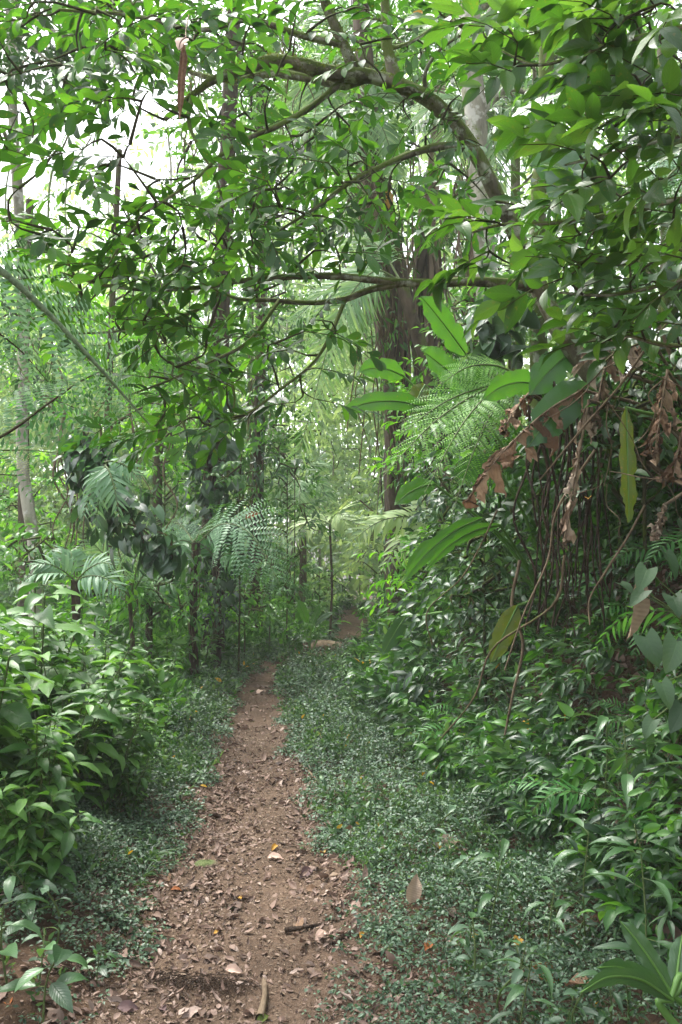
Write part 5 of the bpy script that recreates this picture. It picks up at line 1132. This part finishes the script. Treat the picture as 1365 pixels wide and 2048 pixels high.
def root_mat(label, x0, y0, x1, y1, n, seed):
    rg = np.random.RandomState(seed); mb = MB()
    for _ in range(n):
        t = rg.rand(); p = on_ground(x0 + (x1 - x0) * t + rg.randn() * 8, y0 + (y1 - y0) * t + rg.randn() * 8) + UPV * .02
        d = A(rg.randn() * .05, -abs(rg.randn()) * .05 - .01, -.01); q = p + A(rg.randn() * .05, -.03 - .05 * rg.rand(), 0); q[2] = float(ground_z(q[0], q[1])) + .004
        tube(mb, curve([p, (p + q) / 2 + A(rg.randn() * .015, 0, .015 * rg.rand()), q], 6), np.linspace(.0016, .0006, 6), 4, 0)
    tag(mb.build('root_mat', M['root']), label, 'roots')
root_mat('ragged mat of fine roots on the cut bank at the bottom left', 130, 1950, 245, 1905, 160, 81)
root_mat('fringe of fine roots across the earth step at the bottom of the path', 300, 1955, 490, 1975, 220, 82)
def stone(label, px, py, s, mat, seed, name='stone', cat='stone', fl=.45):
    rg = np.random.RandomState(seed); p = on_ground(px, py); n, m = 18, 10
    th = np.linspace(0, 2 * math.pi, n, endpoint=False); ph = np.linspace(.02, math.pi - .02, m)
    rows = [np.stack([np.cos(th) * math.sin(f) * s * (1 + .15 * np.sin(2 * th + seed) + .06 * np.sin(5 * th + f * 3)), np.sin(th) * math.sin(f) * s * .7 * (1 + .12 * np.sin(3 * th + f)), np.full(n, math.cos(f) * s * fl) * (1 + .1 * np.sin(3 * th))], -1) + p for f in ph]
    V = np.concatenate(rows); i = np.arange(m - 1)[:, None] * n; j = np.arange(n)[None, :]; k = (j + 1) % n
    mb = MB(); mb.add(V, np.stack([i + j, i + n + j, i + n + k, i + k], -1).reshape(-1, 4)); tag(mb.build(name, M[mat]), label, cat)
stone('flat grey brown stone on the left of the path', 412, 1733, .07, 'stone', 1)
stone('small flat stone in the worn middle of the path', 462, 1818, .032, 'stone', 2)
stone('pale rounded fallen log end by the far bend', 645, 1295, .42, 'wood', 3, 'fallen_log', 'log', .3)
SUN_EL, SUN_AZ = math.radians(62), math.radians(-45)      # high, to the left
def lights():
    w = bpy.data.worlds.new('World'); SC.world = w; w.use_nodes = True; nt = w.node_tree; nt.nodes.clear()
    out = nt.nodes.new('ShaderNodeOutputWorld'); bg = nt.nodes.new('ShaderNodeBackground'); sky = nt.nodes.new('ShaderNodeTexSky'); hs = nt.nodes.new('ShaderNodeHueSaturation')
    sky.sky_type = 'NISHITA'; sky.sun_disc = False; sky.sun_elevation = SUN_EL; sky.sun_rotation = SUN_AZ; sky.air_density = 1.2; sky.dust_density = 4.0
    hs.inputs['Saturation'].default_value = .28
    bg.inputs['Strength'].default_value = .15
    nt.links.new(sky.outputs[0], hs.inputs['Color']); nt.links.new(hs.outputs[0], bg.inputs[0]); nt.links.new(bg.outputs[0], out.inputs[0])
    L = bpy.data.lights.new('sun', 'SUN'); L.energy = 1.5; L.angle = math.radians(22); L.color = (1, .97, .9)
    o = bpy.data.objects.new('sun', L); COL.objects.link(o); o.location = (0, 0, 20)
    d = A(math.sin(SUN_AZ) * math.cos(SUN_EL), math.cos(SUN_AZ) * math.cos(SUN_EL), math.sin(SUN_EL))
    from mathutils import Vector
    o.rotation_euler = Vector(d).to_track_quat('Z', 'Y').to_euler()
lights()
def camera():
    c = bpy.data.cameras.new('camera'); o = bpy.data.objects.new('camera', c); COL.objects.link(o); SC.camera = o
    o.location = EYE; o.rotation_euler = (math.pi / 2 + PITCH, 0, 0)
    c.sensor_fit = 'VERTICAL'; c.sensor_height = 36; c.sensor_width = 24; c.lens = F / 2048 * 36; c.clip_end = 400; c.clip_start = .05
camera()
if HAZE_DENSITY > 0: box('haze', -75, 75, -10, 110, -6, 45)
SC.view_settings.view_transform = 'Standard'; SC.view_settings.look = 'None'; SC.view_settings.exposure = EXPOSURE; SC.view_settings.gamma = 1
cy = SC.cycles
cy.max_bounces = 7; cy.diffuse_bounces = 3; cy.glossy_bounces = 2; cy.transmission_bounces = 4; cy.volume_bounces = 1; cy.transparent_max_bounces = 6
cy.caustics_reflective = False; cy.caustics_refractive = False; cy.use_denoising = True; cy.sample_clamp_indirect = 6
